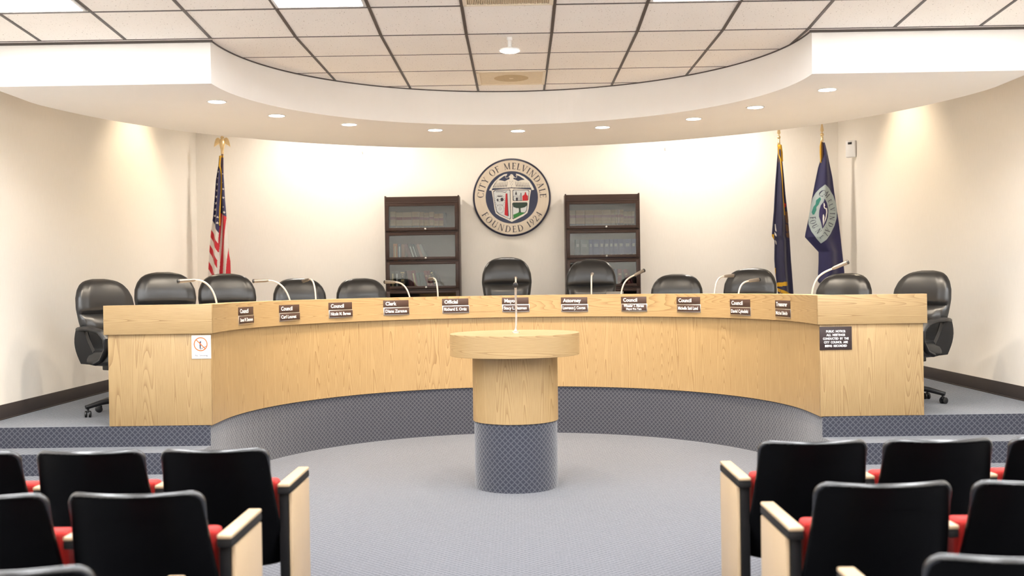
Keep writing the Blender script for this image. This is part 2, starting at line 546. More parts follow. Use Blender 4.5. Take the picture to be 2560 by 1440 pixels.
# ------------------------------------------------------------------ ceiling
mb = MB()
mb.add([(-WX, YF, ceil_z(YF)), (WX, YF, ceil_z(YF)), (WX, YK, ZC), (-WX, YK, ZC)], [(3, 2, 1, 0)])
mb.add([(-WX, YK, ZC), (WX, YK, ZC), (WX, 9.95, ZC), (-WX, 9.95, ZC)], [(3, 2, 1, 0)])
mb.add([(-WX, YK, ZB), (WX, YK, ZB), (WX, YB, ZB), (-WX, YB, ZB)], [(3, 2, 1, 0)])
struct(mb, 'ceiling', M_TILE, smooth=False)
XL = [-0.04 + 0.3075 + 0.615 * k for k in range(-8, 7)]
mb = MB()
for x in XL:
    mb.add([(x - .011, YF, ceil_z(YF) - .004), (x + .011, YF, ceil_z(YF) - .004), (x + .011, YK, ZC - .004), (x - .011, YK, ZC - .004),
            (x - .011, YF, ceil_z(YF) + .002), (x + .011, YF, ceil_z(YF) + .002), (x + .011, YK, ZC + .002), (x - .011, YK, ZC + .002)],
           [(3, 2, 1, 0), (0, 4, 7, 3), (1, 2, 6, 5)])
    if abs(x + .03) < SR - .02:
        ye = SC.y + math.sqrt(SR ** 2 - (x - SC.x) ** 2)
        mb.box((x, (YK + ye) / 2, ZC - .001), (.020, ye - YK, .006))
for y, wd in [(YK, .012), (8.147, .006), (8.783, .006), (9.431, .007)]:
    hx = math.sqrt(max(0.01, SR ** 2 - (y - SC.y) ** 2)) if y > YK else WX
    mb.box((SC.x if y > YK else 0, y, ZC - .0005), (2 * hx, wd, .005))
yy = YK - 0.6; k = 0
while yy > YF:
    mb.box((0, yy, ceil_z(yy) - .001), (2 * WX, .014 if k == 0 else .008, .006)); yy -= 0.61; k += 1
struct(mb, 'trim_1', M_GRID, smooth=False)

# soffit over the dais
def outer_r(a):
    c = abs(math.cos(a)); return min(3.86, 3.80 / c if c > 1e-6 else 9)


mb = MB(); n = 96
inn = [(SC.x - SR, SFRONT)] + [(SC.x + SR * math.cos(PI - PI * i / n), SC.y + SR * math.sin(PI - PI * i / n)) for i in range(n + 1)] + [(SC.x + SR, SFRONT)]
out = [(SC.x - 3.80, SFRONT)] + [(SC.x + outer_r(PI - PI * i / n) * math.cos(PI - PI * i / n), SC.y + outer_r(PI - PI * i / n) * math.sin(PI - PI * i / n)) for i in range(n + 1)] + [(SC.x + 3.80, SFRONT)]
for i in range(len(inn) - 1):
    a, b, c, d = inn[i], inn[i + 1], out[i + 1], out[i]
    mb.add([(*a, ZS), (*b, ZS), (*c, ZS), (*d, ZS)], [(0, 1, 2, 3)])
    mb.add([(*a, ZS), (*b, ZS), (*b, ZC), (*a, ZC)], [(3, 2, 1, 0)])
    mb.add([(*d, ZS), (*c, ZS), (*c, ZB), (*d, ZB)], [(0, 1, 2, 3)])
for a, b in ((out[0], inn[0]), (inn[-1], out[-1])):
    mb.add([(*a, ZS), (*b, ZS), (*b, ZC + .01), (*a, ZC + .01)], [(0, 1, 2, 3)])
mb.add([(-WX, YK + .01, ZC), (WX, YK + .01, ZC), (WX, YK + .01, ZB), (-WX, YK + .01, ZB)], [(0, 1, 2, 3)])
so = struct(mb, 'ceiling_soffit', M_PAINT)
mb = MB()
edge = [out[0]] + inn + [out[-1]]
for i, (a, b) in enumerate(zip(edge, edge[1:])):
    h = .018 if i in (0, len(edge) - 2) else .009
    mid = Vector(((a[0] + b[0]) / 2, (a[1] + b[1]) / 2, 0))
    d = Vector((b[0] - a[0], b[1] - a[1], 0)); L = d.length
    if L < 1e-5: continue
    M = Matrix.Translation((mid.x, mid.y, ZC - h / 2)) @ Matrix.Rotation(math.atan2(d.y, d.x), 4, 'Z')
    mb.box((0, -0.004 if i in (0, len(edge) - 2) else -.003, 0), (L * 1.02, .008, h), M)
struct(mb, 'trim_2', M_GRID, smooth=False)

# ------------------------------------------------------------------ ceiling fixtures
DL = [(-2.385, 8.297), (-2.075, 9.026), (-1.537, 9.587), (-0.778, 10.022), (0.019, 10.161), (0.831, 10.011), (1.633, 9.577), (2.064, 8.983), (2.45, 8.196)]
ORD = ['first', 'second', 'third', 'fourth', 'fifth', 'sixth', 'seventh', 'eighth', 'ninth', 'tenth', 'eleventh', 'twelfth', 'thirteenth']
proto = None
for i, (x, y) in enumerate(DL):
    lab = 'round recessed downlight in the curved soffit, %s from the left' % ORD[i]
    if i == 4: lab = 'round recessed downlight at the middle of the soffit arc, above the centre chairs'
    if proto is None:
        t = proto = thing('recessed_downlight', lab, 'downlight', (x, y, ZS), 0, 'downlights along the curved soffit')
        b = MB(); b.lathe([(.066, -.004), (.078, -.004), (.080, -.001), (.066, .002)], seg=32, cap=False); b.build('trim_ring', M_WHITE, t)
        b = MB(); b.lathe([(.066, -.003), (.0655, -.0035)], seg=32); b.build('lamp', M_LAMP, t)
    else:
        t = copy_tree(proto); t.location = (x, y, ZS); t['label'] = lab
    spot('downlight_beam', (x, y, ZS - .012), DOWN_W, 118, 0.9, parent=None)
t = thing('surface_light', 'round white light on a short stem below the tiled ceiling at centre', 'ceiling light', (-0.037, 7.62, ZC))
b = MB(); b.lathe([(.02, 0), (.02, -.02), (.014, -.025), (.014, -.07), (.03, -.08)], seg=20); b.build('stem', M_WHITE, t)
b = MB(); b.lathe([(.03, -.078), (.075, -.088), (.08, -.098), (.07, -.1)], seg=28); b.build('housing', M_WHITE, t)
b = MB(); b.lathe([(.07, -.1), (.06, -.106), (.02, -.109)], seg=28); b.build('lamp', M_LAMP, t)
spot('downlight_beam', (-0.037, 7.62, ZC - .13), DOWN_W * .6, 130, 0.9)
# four downlights in the ceiling behind the soffit, plus an added centre fill lamp
for i, (x, y, wt) in enumerate(((-2.35, 12.9, 1.0), (2.4, 12.9, 1.0), (-3.45, 11.75, .55), (3.45, 11.5, .55), (-0.1, 12.75, .22))):
    t = thing('recessed_downlight', 'recessed downlight hidden above the soffit washing the %s' % ('left half of the back wall', 'right half of the back wall', 'left wall', 'right wall', 'round seal, added as unseen fill')[i], 'downlight', (x, y, ZB))
    b = MB(); b.lathe([(.066, -.004), (.078, -.004), (.080, -.001), (.066, .002)], seg=32, cap=False); b.build('trim_ring', M_WHITE, t)
    b = MB(); b.lathe([(.066, -.003), (.0655, -.0035)], seg=32); b.build('lamp', M_LAMP, t)
    spot('downlight_beam', (x, y, ZB - .015), BACK_W * wt, (160, 160, 100, 100, 160)[i], 0.7, col=((1, .90, .80), (1, .90, .80), (1, .80, .55), (1, .80, .55), (1, .9, .8))[i], aim=((0, .3, -1), (0, .3, -1), (-.4, 0, -1), (.4, 0, -1), (0, .3, -1))[i], rad=.14)

tw = 0.593
tproto = None
cells = [-0.04 + 0.615 * k for k in (-5, -2, 2, 5)]
for ri, yc in enumerate((6.262, 3.82, 1.38, -1.07)):
    for ci, x in enumerate(cells):
        lab = 'bright fluorescent panel at the top edge of the photo, %s of the ceiling' % ('far left', 'left of centre', 'right of centre', 'far right')[ci]
        if ri: lab = 'fluorescent ceiling panel above the audience seats'
        rx = -math.atan(SLOPE)
        if tproto is None:
            t = tproto = thing('fluorescent_panel', lab, 'ceiling light', (x, yc, ceil_z(yc)), group='fluorescent ceiling panels', rot=(rx, 0, 0))
            b = MB(); 
            for sx in (-1, 1): b.box((sx * (tw / 2 - .01), 0, -.008), (.02, 1.19, .012))
            for sy in (-1, 1): b.box((0, sy * .585, -.008), (tw, .02, .012))
            b.build('frame', M_WHITE, t, bevel=.002)
            b = MB(); b.box((0, 0, -.006), (tw - .04, 1.15, .006)); b.build('diffuser', M_TROFF, t)
        else:
            t = copy_tree(tproto); t.location = (x, yc, ceil_z(yc)); t['label'] = lab

# air diffuser and return grille
t = thing('air_vent', 'square beige air diffuser with a brown stain in the far ceiling row', 'vent', (-0.035, 9.11, ZC))
b = MB()
for sx in (-1, 1): b.box((sx * .285, 0, -.006), (.025, .60, .01))
for sy in (-1, 1): b.box((0, sy * .288, -.006), (.595, .025, .01))
b.build('frame', M_VENT, t, bevel=.002)
b = MB(); b.box((0, 0, -.004), (.545, .55, .006)); b.build('face_panel', M_GRILLE, t)
b = MB(); b.lathe([(.15, -.0078), (.148, -.0085)], seg=40); b.build('perforated_disc', M_GRILLE2, t)
b = MB(); b.lathe([(.02, -.0086), (.019, -.011)], seg=16); b.build('centre_boss', M_GRILLE, t)
yv = 6.59
t = thing('return_grille', 'beige slatted return grille at the top centre of the ceiling', 'vent', (-0.04, yv, ceil_z(yv)), rot=(-math.atan(SLOPE), 0, 0))
b = MB()
for sx in (-1, 1): b.box((sx * .285, 0, -.006), (.025, .59, .012))
for sy in (-1, 1): b.box((0, sy * .283, -.006), (.595, .025, .012))
b.build('frame', M_VENT, t, bevel=.002)
b = MB()
for i in range(46): b.box((-.27 + .012 * i, 0, -.005), (.006, .55, .008))
b.build('slats', M_GRILLE, t, smooth=False)
b = MB(); b.box((0, 0, .0), (.55, .55, .002)); b.build('duct', M_GRILLE2, t)

# ------------------------------------------------------------------ the curved desk
ZT, ZBB = 1.43, 1.205
def ring_wall(mb, rad, thick, z0, z1, yend=DEND, n=84):
    """curved slab following the desk arc: inner radius rad, outer rad+thick"""
    A = arc_path(rad, n, yend); B = arc_path(rad + thick, n, yend); s = 0
    for i in range(len(A) - 1):
        a, b, c, d = A[i], A[i + 1], B[i + 1], B[i]
        L = math.hypot(b[0] - a[0], b[1] - a[1])
        V = [(*a, z0), (*b, z0), (*c, z0), (*d, z0), (*a, z1), (*b, z1), (*c, z1), (*d, z1)]
        uv = [(s, z0), (s + L, z0), (s + L, z1), (s, z1)]
        tp = [(s, 0), (s + L, 0), (s + L, thick), (s, thick)]
        mb.add(V, [(0, 1, 5, 4), (3, 7, 6, 2), (4, 5, 6, 7), (0, 3, 2, 1)], [uv, [uv[0], uv[3], uv[2], uv[1]], tp, [tp[0], tp[3], tp[2], tp[1]]])
        if i == 0: mb.add([V[0], V[4], V[7], V[3]], [(0, 1, 2, 3)])
        if i == len(A) - 2: mb.add([V[1], V[2], V[6], V[5]], [(0, 1, 2, 3)])
        s += L


desk = thing('council_desk', 'long curved light oak council desk standing on the carpeted dais', 'desk', (0, 0, 0))
b = MB(); ring_wall(b, DR, .03, DZ - .004, ZBB + .01); b.build('curved_front_panel', M_OAK, desk)
b = MB(); ring_wall(b, DR - .022, .16, ZBB, ZT); b.build('curved_ledge', M_OAK, desk, swap=True)
b = MB(); ring_wall(b, DR + .03, .66, 1.20, 1.236); b.build('worktop', M_BOUNCE_TOP, desk, swap=True)
for sg in (-1, 1):
    xc = DC.x + sg * (DR + .40)
    b = MB(); b.box((xc, DEND + .012, (DZ + ZBB) / 2), (.805, .03, ZBB - DZ)); b.build('end_panel', M_OAK, desk, bevel=.001)
    b = MB(); b.box((xc + sg * .003, DEND + .0195, (ZT + ZBB) / 2), (.848, .09, ZT - ZBB + .003)); b.build('end_ledge', M_OAK, desk, bevel=.001, swap=True)
    b = MB(); b.box((DC.x + sg * (DR + .785), DEND + .25, (DZ + 1.2) / 2), (.03, .46, 1.2 - DZ)); b.build('side_panel', M_OAK, desk, bevel=.001)
for a in (150, 118, 90, 62, 30):
    M = Matrix.Translation((DC.x, DC.y, 0)) @ Matrix.Rotation(R(a), 4, 'Z')
    b = MB(); b.box((DR + .30, 0, (DZ + 1.2) / 2), (.52, .03, 1.2 - DZ), M); b.build('support_panel', M_OAK, desk)

# ------------------------------------------------------------------ nameplates on the ledge
PL = [(-2.339, 8.906, 1.316), (-2.105, 9.544, 1.317), (-1.723, 10.064, 1.323), (-1.229, 10.452, 1.33), (-0.648, 10.698, 1.334), (-0.031, 10.78, 1.335),
      (0.574, 10.701, 1.33), (1.16, 10.458, 1.331), (1.648, 10.08, 1.326), (2.039, 9.556, 1.306), (2.274, 8.929, 1.304)]
PT = [('Council', 'Steven W. Densmore'), ('Council', 'Carl Louvet'), ('Council', 'Nicole M. Barnes'), ('Clerk', 'Diana Zarazua'), ('Official', 'Richard S. Ortiz'),
      ('Mayor', 'Stacy L. Bazman'), ('Attorney', 'Lawrence J. Coogan'), ('Council', 'Wheeler T. Marsee'), ('Council', 'Michelle Said Land'), ('Council', 'David Cybulski'), ('Treasurer', 'Michel Belch')]
PLAB = ['brown nameplate reading Council nearest the left end of the curved desk', 'brown Council nameplate, second from the left end of the desk',
        'brown Council nameplate just left of the Clerk nameplate', 'brown nameplate reading Clerk on the curved desk ledge', 'brown nameplate reading Official on the curved desk ledge',
        'brown nameplate reading Mayor behind the podium microphone', 'brown nameplate reading Attorney on the curved desk ledge', 'brown Council nameplate with a second line reading Mayor Pro Tem',
        'brown Council nameplate, second to the right of the Attorney nameplate', 'brown Council nameplate just left of the Treasurer nameplate', 'brown nameplate reading Treasurer near the right end of the desk']
for (x, y, z), (l1, l2), lab in zip(PL, PT, PLAB):
    a = math.atan2(y - DC.y, x - DC.x)
    rr = DR - .0235
    t = thing('nameplate', lab, 'nameplate', (DC.x + rr * math.cos(a), DC.y + rr * math.sin(a), z), a - PI / 2, 'nameplates on the curved desk')
    b = MB(); b.box((-.003, -.004, .040), (.276, .006, .068)); b.build('title_plate', M_PLATE, t, bevel=.001)
    b = MB(); b.box((.002, -.003, -.036), (.282, .006, .078)); hd = b.build('holder', M_CHROME, t, bevel=.001)
    b = MB(); b.box((.004, -.0085, -.035), (.268, .004, .062)); b.build('name_insert', M_PLATE, t, bevel=.0005)
    b = MB(); add_text(b, l1, .050, -.118, .024, -.0078, offset=.0012)
    if 'Marsee' in l2:
        add_text(b, l2, .040, 0, -.030, -.0112, 'CENTER', .0008, .22); b2 = MB(); add_text(b2, 'Mayor Pro Tem', .026, 0, -.058, -.0112, 'CENTER', .0006); b2.build('second_line_lettering', M_LETTER, t, smooth=False)
    else:
        add_text(b, l2, .043, -.122, -.049, -.0112, offset=.0008, maxw=.235)
    b.build('lettering', M_LETTER, t, smooth=False)

# ------------------------------------------------------------------ signs on the desk ends
t = thing('no_smoking_sign', 'white No Smoking sign with red circle on the left desk end', 'sign', (-2.485, DEND - .0035, 1.098))
b = MB(); b.box((0, -.003, 0), (.15, .006, .182)); b.build('plate', M_WHITE, t, bevel=.001)
def ring2d(mb, cx, cz, r0, r1, y, n=48, a0=0, a1=2 * PI):
    for i in range(n):
        p, q = a0 + (a1 - a0) * i / n, a0 + (a1 - a0) * (i + 1) / n
        mb.poly([(cx + r0 * math.cos(p), cz + r0 * math.sin(p)), (cx + r1 * math.cos(p), cz + r1 * math.sin(p)),
                 (cx + r1 * math.cos(q), cz + r1 * math.sin(q)), (cx + r0 * math.cos(q), cz + r0 * math.sin(q))], y)
b = MB()
b.poly([(-.012, -.015), (-.003, -.012), (.0, .045), (-.004, .048), (-.014, .04)], -.0066); b.poly([(-.012, -.018), (-.010, -.022), (.046, .008), (.044, .012)], -.0066)
b.build('cigarette_symbol', M_DARK, t, smooth=False)
b = MB(); ring2d(b, -.004, .022, .046, .055, -.0070)
b.poly([(-.041, .053), (-.035, .059), (.034, -.010), (.028, -.016)], -.0073); b.build('prohibition_ring', M_ORANGE, t, smooth=False)
b = MB(); add_text(b, 'No  Smoking', .0185, 0, -.072, -.0066, 'CENTER', .0003, .11); b.build('lettering', M_DARK, t, smooth=False)
t = thing('public_notice_sign', 'dark brown public notice sign with white capitals on the right desk end', 'sign', (2.465, DEND - .0035, 1.095))
b = MB(); b.box((0, -.004, 0), (.25, .008, .18)); b.build('plate', M_NOTICE, t, bevel=.001)
b = MB()
for i, s in enumerate(('PUBLIC  NOTICE:', 'ALL  MEETINGS', 'CONDUCTED  BY  THE', 'CITY  COUNCIL  ARE', 'BEING  RECORDED')):
    add_text(b, s, .0235, 0, .046 - .0283 * i, -.0086, 'CENTER', .0007, (.15, .145, .20, .185, .17)[i])
b.build('lettering', M_LETTER, t, smooth=False)

# ------------------------------------------------------------------ podium
t = thing('podium', 'round oak podium with carpeted base standing in front of the curved desk', 'podium', (-0.035, 8.02, 0))
b = MB(); b.lathe([(.320, 0), (.320, .52)], seg=64); b.build('carpet_base', M_CARPET, t)
b = MB(); b.lathe([(.328, .512), (.328, 1.03)], seg=64); b.build('drum', M_OAK, t)
b = MB(); b.lathe([(.496, 1.012), (.498, 1.014), (.498, 1.176), (.496, 1.178)], seg=80); b.build('top', M_OAK, t, swap=True)
PODTOP = 1.178


# ------------------------------------------------------------------ gooseneck microphones
def mic(lab, base, tip, grp='gooseneck microphones on the curved desk', straight=False, k=1.0):
    base = Vector(base); d = Vector(tip) - base
    t = thing('gooseneck_microphone', lab, 'microphone', base, 0, grp)
    hd = Vector((d.x, d.y, 0)); L = hd.length; hd = hd / L if L else Vector((0, -1, 0))
    b = MB(); b.lathe([(.030, 0), (.030, .008), (.012, .016), (.009, .03)], seg=20); b.build('base', M_CHROME, t)
    if straight:
        end = d - Vector((0, -.03, -.01))
        pts = bez((0, 0, .02), (0.012, 0, d.z * .45), (.0, .0, d.z * .7), end, 18)
        dirv = (d - end).normalized()
        body = end
        blen = (d - end).length + .012
    else:
        slope = .25 * k
        dirv = (hd + Vector((0, 0, slope))).normalized()
        blen = min(.13, L * .45 + .03)
        body = d - dirv * blen
        top = max(body.z, d.z)
        pts = bez((0, 0, .02), (0, 0, top * .75), body - dirv * min(.12, L * .45), body, 18)
    b = MB(); b.tube(pts, .0085, 10); b.build('gooseneck', M_WHITE_METAL, t)
    e = body + dirv * blen
    q = [body - dirv * .012, body, body + dirv * blen * .1, e - dirv * .018, e - dirv * .012]
    b = MB(); b.tube(q, [.0095, .0125, .015, .018, .018], 14); b.build('body', M_MICBODY, t)
    b = MB(); b.tube([e - dirv * .012, e - dirv * .004, e + dirv * .004, e + dirv * .009], [.0185, .02, .019, .01], 14); b.build('grille', M_PLASTIC, t)
    return t


WT = 1.236
MB_ = [(-2.54, 8.869), (-2.132, 9.864), (-1.949, 10.099), (-1.099, 10.735), (-0.831, 10.841), (-0.026, 10.97), (0.754, 10.846), (1.039, 10.735), (1.883, 10.107), (2.063, 9.876), (2.477, 8.888)]
MT_ = [(-2.863, 8.734, 1.618), (-2.508, 9.828, 1.614), (-2.143, 10.333, 1.609), (-1.402, 10.918, 1.59), (-0.952, 11.117, 1.617), (-0.028, 11.27, 1.613), (0.795, 11.148, 1.643),
       (1.322, 10.929, 1.671), (2.13, 10.279, 1.601), (2.321, 10.031, 1.558), (2.792, 8.818, 1.697)]
ML_ = ['silver gooseneck microphone nearest the left end of the curved desk, bent left', 'gooseneck microphone bent left above the second nameplate from the left', 'gooseneck microphone leaning in front of the fourth chair from the left',
       'gooseneck microphone bent left above the Clerk nameplate', 'short gooseneck microphone just left of the Official nameplate, before the left bookcase', 'gooseneck microphone before the highest chair, behind the podium microphone',
       'gooseneck microphone above the Attorney nameplate, before the chair beside the right bookcase', 'gooseneck microphone bent right before the right bookcase', 'upper of two microphones before the chair left of the dark blue flag',
       'lower of two microphones before the chair left of the dark blue flag', 'large gooseneck microphone bent right near the right end of the desk']
KS = [-.25, -.12, -.5, .1, -.1, 0, .4, 1.5, .15, .35, 1.7]
for (x, y), tp, lab, k in zip(MB_, MT_, ML_, KS):
    v = Vector((x - DC.x, y - DC.y, 0)); v = v.normalized() * (DR + .19)
    mic(lab, (DC.x + v.x, DC.y + v.y, WT), tp, k=k)
mic('podium microphone with a tall straight gooseneck and black tip', (-0.025, 8.02, PODTOP), (-0.022, 7.92, 1.548), None, True)

# grey device on the desk
t = thing('desk_device', 'small grey flat device on the desk behind the Attorney nameplate', 'device', (0.98, 10.86, WT), R(-25))
b = MB(); b.box((0, .03, .008), (.2, .13, .016)); b.build('base', M_GREY, t, bevel=.004)
b = MB(); b.box((0, .05, .118), (.19, .014, .218), Matrix.Rotation(R(-8), 4, 'X')); b.build('screen', M_GREY, t, bevel=.004)


# ------------------------------------------------------------------ executive chairs
def back_geo(zs, zt, wtab, lean, thick, wrap, seam, y0, front=True):
    nz, nx = 34, 20
    mb = MB(); rows_f = []; rows_b = []
    for i in range(nz + 1):
        v = i / nz
        z = zs + (zt - zs) * (1 - (1 - v) ** 1.35) if v < 1 else zt
        h = (z - zs) / (zt - zs)
        wd = lerp_tab(wtab, h)
        edge = (max(0.0, 1 - abs(2 * h - 1) ** 7)) ** 0.5
        rf = []; rb = []
        for j in range(nx + 1):
            c = -math.cos(PI * j / nx)
            x = wd * c
            yc = y0 + lean * h * h + 0.02 * math.sin(h * PI) - wrap * (x / .3) ** 2
            e = edge * (max(0.0, 1 - c ** 4)) ** 0.5
            tf = thick * e
            if seam:
                tf *= 1 - .38 * math.exp(-((h - seam) / .022) ** 2)
                q = seam - h
                if q > 0: tf += .040 * min(1, q / .13) * (1 - .5 * min(1, max(0, q - .13) / .4)) * (1 - c ** 4) * edge
                tf += .012 * math.exp(-((h - seam - .17) / .13) ** 2) * (1 - c * c) * edge
                tf *= 1 - .16 * math.exp(-((abs(c) - .80) / .035) ** 2)
            rf.append((x, yc - tf, z)); rb.append((x, yc + thick * .55 * e, z))
        rows_f.append(rf); rows_b.append(rb)
    if front: mb.grid(rows_f)
    else: mb.grid([list(reversed(r)) for r in rows_b])
    return mb


WT_BACK = [(0, .19), (.1, .205), (.25, .235), (.45, .272), (.62, .289), (.75, .281), (.85, .254), (.92, .216), (.96, .175), (.985, .125), (1.0, .055)]


def exec_chair(lab, loc, rz, high=0.0, tall=0.0):
    t = thing('office_chair', lab, 'chair', loc, rz, 'black leather chairs behind the curved desk')
    zs, zt = .50 + high, 1.165 + high + tall
    sm = 1 - .30 / (zt - zs)
    back_geo(zs, zt, WT_BACK, .10, .075, .055, sm, .20).build('backrest', M_LEATHER, t)
    back_geo(zs, zt, WT_BACK, .10, .075, .055, None, .20, False).build('back_shell', M_PLASTIC, t)
    # seat
    b = MB(); rows = []
    for i in range(9):
        v = i / 8; z = .425 + high + .145 * v
        e = (1 - abs(2 * v - 1) ** 3.0) ** .5 if 0 < v < 1 else .0
        rr = .80 + .20 * e
        rows.append([((.265 * rr) * math.copysign(abs(math.cos(a)) ** .55, math.cos(a)), -.02 + (.265 * rr) * math.copysign(abs(math.sin(a)) ** .55, math.sin(a)), z + .015 * (1 - rr) ) for a in [2 * PI * k / 36 for k in range(36)]])
    b.grid(rows, closeu=True); n0 = len(b.v)
    b.f.append(list(range(n0 - 36, n0))); b.uv.append(None); b.m.append(0)
    b.f.append(list(reversed(range(36)))); b.uv.append(None); b.m.append(0)
    b.build('seat', M_LEATHER, t)
    for sg in (-1, 1):
        p = [(sg * .25, .22, .735 + high), (sg * .285, .12, .745 + high), (sg * .30, -.02, .742 + high), (sg * .298, -.13, .72 + high), (sg * .29, -.19, .66 + high), (sg * .275, -.18, .58 + high), (sg * .262, -.10, .49 + high), (sg * .25, -.0, .455 + high)]
        P = []
        for a, c in zip(p, p[1:]):
            for q in range(4): P.append(Vector(a).lerp(Vector(c), q / 4))
        P.append(Vector(p[-1]))
        b = MB(); b.tube(P, .022, 12, sx=1.55); b.build('armrest', M_PLASTIC, t)
        # padded side between arm and seat
        b = MB(); rows = []
        for i in range(9):
            v = i / 8; z = .44 + high + v * .29
            yb = .245 + .03 * math.sin(v * PI); yf = -.02 + .14 * v
            rows.append([(sg * (.225 + .045 * math.sin(min(1, v * 1.1) * PI * .5) + dx), y, z) for y, dx in ((yf, -.02), (yf, .012), ((yb + yf) / 2, .022), (yb, .0), (yb, -.03), ((yb + yf) / 2, -.02))])
        b.grid(rows, closeu=True); b.f.append(list(range(48, 54))); b.uv.append(None); b.m.append(0)
        b.build('side_pad', M_FABRIC, t)
    b = MB(); b.box((0, .0, .405 + high), (.2, .26, .05)); b.build('tilt_mechanism', M_PLASTIC, t, bevel=.008)
    b = MB(); b.lathe([(.03, .12), (.03, .27 + high * .4), (.018, .275 + high * .4), (.018, .40 + high)], seg=18); b.build('gas_column', M_PLASTIC, t)
    base = MB(); base.lathe([(.045, .085), (.048, .10), (.045, .15), (.035, .16)], seg=20); bs = base.build('base_hub', M_PLASTIC, t)
    for k in range(5):
        a = 2 * PI * k / 5 + .35
        ux, uy = math.cos(a), math.sin(a)
        b = MB(); b.tube([(ux * .03, uy * .03, .13), (ux * .18, uy * .18, .115), (ux * .29, uy * .29, .088), (ux * .31, uy * .31, .085)], [.026, .023, .019, .017], 10, sx=1.1); sp = b.build('spoke', M_PLASTIC, t)
        M = Matrix.Translation((ux * .29, uy * .29, 0)) @ Matrix.Rotation(a + 1.1, 4, 'Z')
        b = MB()
        for sg in (-1, 1):
            MM = M @ Matrix.Translation((.012, sg * .016, .028)) @ Matrix.Rotation(PI / 2, 4, 'X')
            b.lathe([(.020, -.009), (.028, -.006), (.028, .006), (.020, .009)], seg=18, M=MM)
        b.tube([M @ Vector((0, 0, .045)), M @ Vector((0, 0, .085))], .009, 8)
        b.box((0.002, 0, .05), (.034, .012, .02), M)
        b.build('caster', M_PLASTIC, sp)
    return t


CH = [(-3.627, 9.042, 1.651), (-3.372, 9.886, 1.714), (-2.972, 10.58, 1.699), (-2.37, 11.221, 1.647), (-1.762, 11.633, 1.64), (-0.133, 12.069, 1.859), (0.838, 11.965, 1.819),
      (1.767, 11.597, 1.632), (2.475, 11.075, 1.681), (3.182, 10.153, 1.608), (3.552, 9.123, 1.618)]
CL = ['black leather office chair at the far left, standing outside the left desk end', 'black leather chair behind the left desk end, second from the left', 'black leather chair in front of the American flag',
      'black leather chair, fourth from the left, behind two gooseneck microphones', 'black leather chair just left of the left bookcase', 'tall black leather chair under the round wall seal, behind the Mayor nameplate',
      'tall black leather chair in front of the right bookcase', 'low black leather chair just right of the right bookcase', 'black leather chair left of the two blue flags, behind two microphones',
      'black leather chair right of the blue flags behind the right desk end', 'black leather office chair at the far right, standing outside the right desk end']
FAC_ = [.72, .5, .45, .5, .6, 0.3, .4, .5, .6, .68, .72]
TURN = [0, 0, 0, 4, 4, 0, -2, 0, -4, 0, 0]
for (x, y, zt), lab, tn in zip(CH, CL, TURN):
    v = Vector((DC.x - x, DC.y - y, 0)).normalized()
    rz = (math.atan2(v.y, v.x) + PI / 2) * FAC_[len([o for o in bpy.data.objects if o.name.startswith('office_chair')])] + R(tn)
    off = .25    # top of back sits behind the column
    p = Vector((x, y, DZ)) + Vector((math.sin(rz), -math.cos(rz), 0)) * off
    hi = (zt - DZ) - 1.165
    tall = .10 if hi > .12 else 0.0
    exec_chair(lab, p, rz, hi - tall, tall)


# ------------------------------------------------------------------ serif glyphs for the seal and flag
def L_(x0, y0, x1, y1, w):
    return [[(x0 - w / 2, y0), (x0 + w / 2, y0), (x1 + w / 2, y1), (x1 - w / 2, y1)]]


def H_(x0, x1, y, w):
    return [[(x0, y - w / 2), (x1, y - w / 2), (x1, y + w / 2), (x0, y + w / 2)]]


def A_(cx, cy, rx, ry, a0, a1, tk, tn, n=18):
    o = []
    for i in range(n):
        q = []
        for a, side in ((a0 + (a1 - a0) * i / n, 0), (a0 + (a1 - a0) * (i + 1) / n, 1)):
            a = R(a); wd = tn + (tk - tn) * abs(math.cos(a)) ** 1.5
            q.append(((cx + (rx) * math.cos(a), cy + ry * math.sin(a)), (cx + (rx - wd) * math.cos(a), cy + (ry - max(tn, wd * .6)) * math.sin(a))))
        o.append([q[0][0], q[1][0], q[1][1], q[0][1]])
    return o


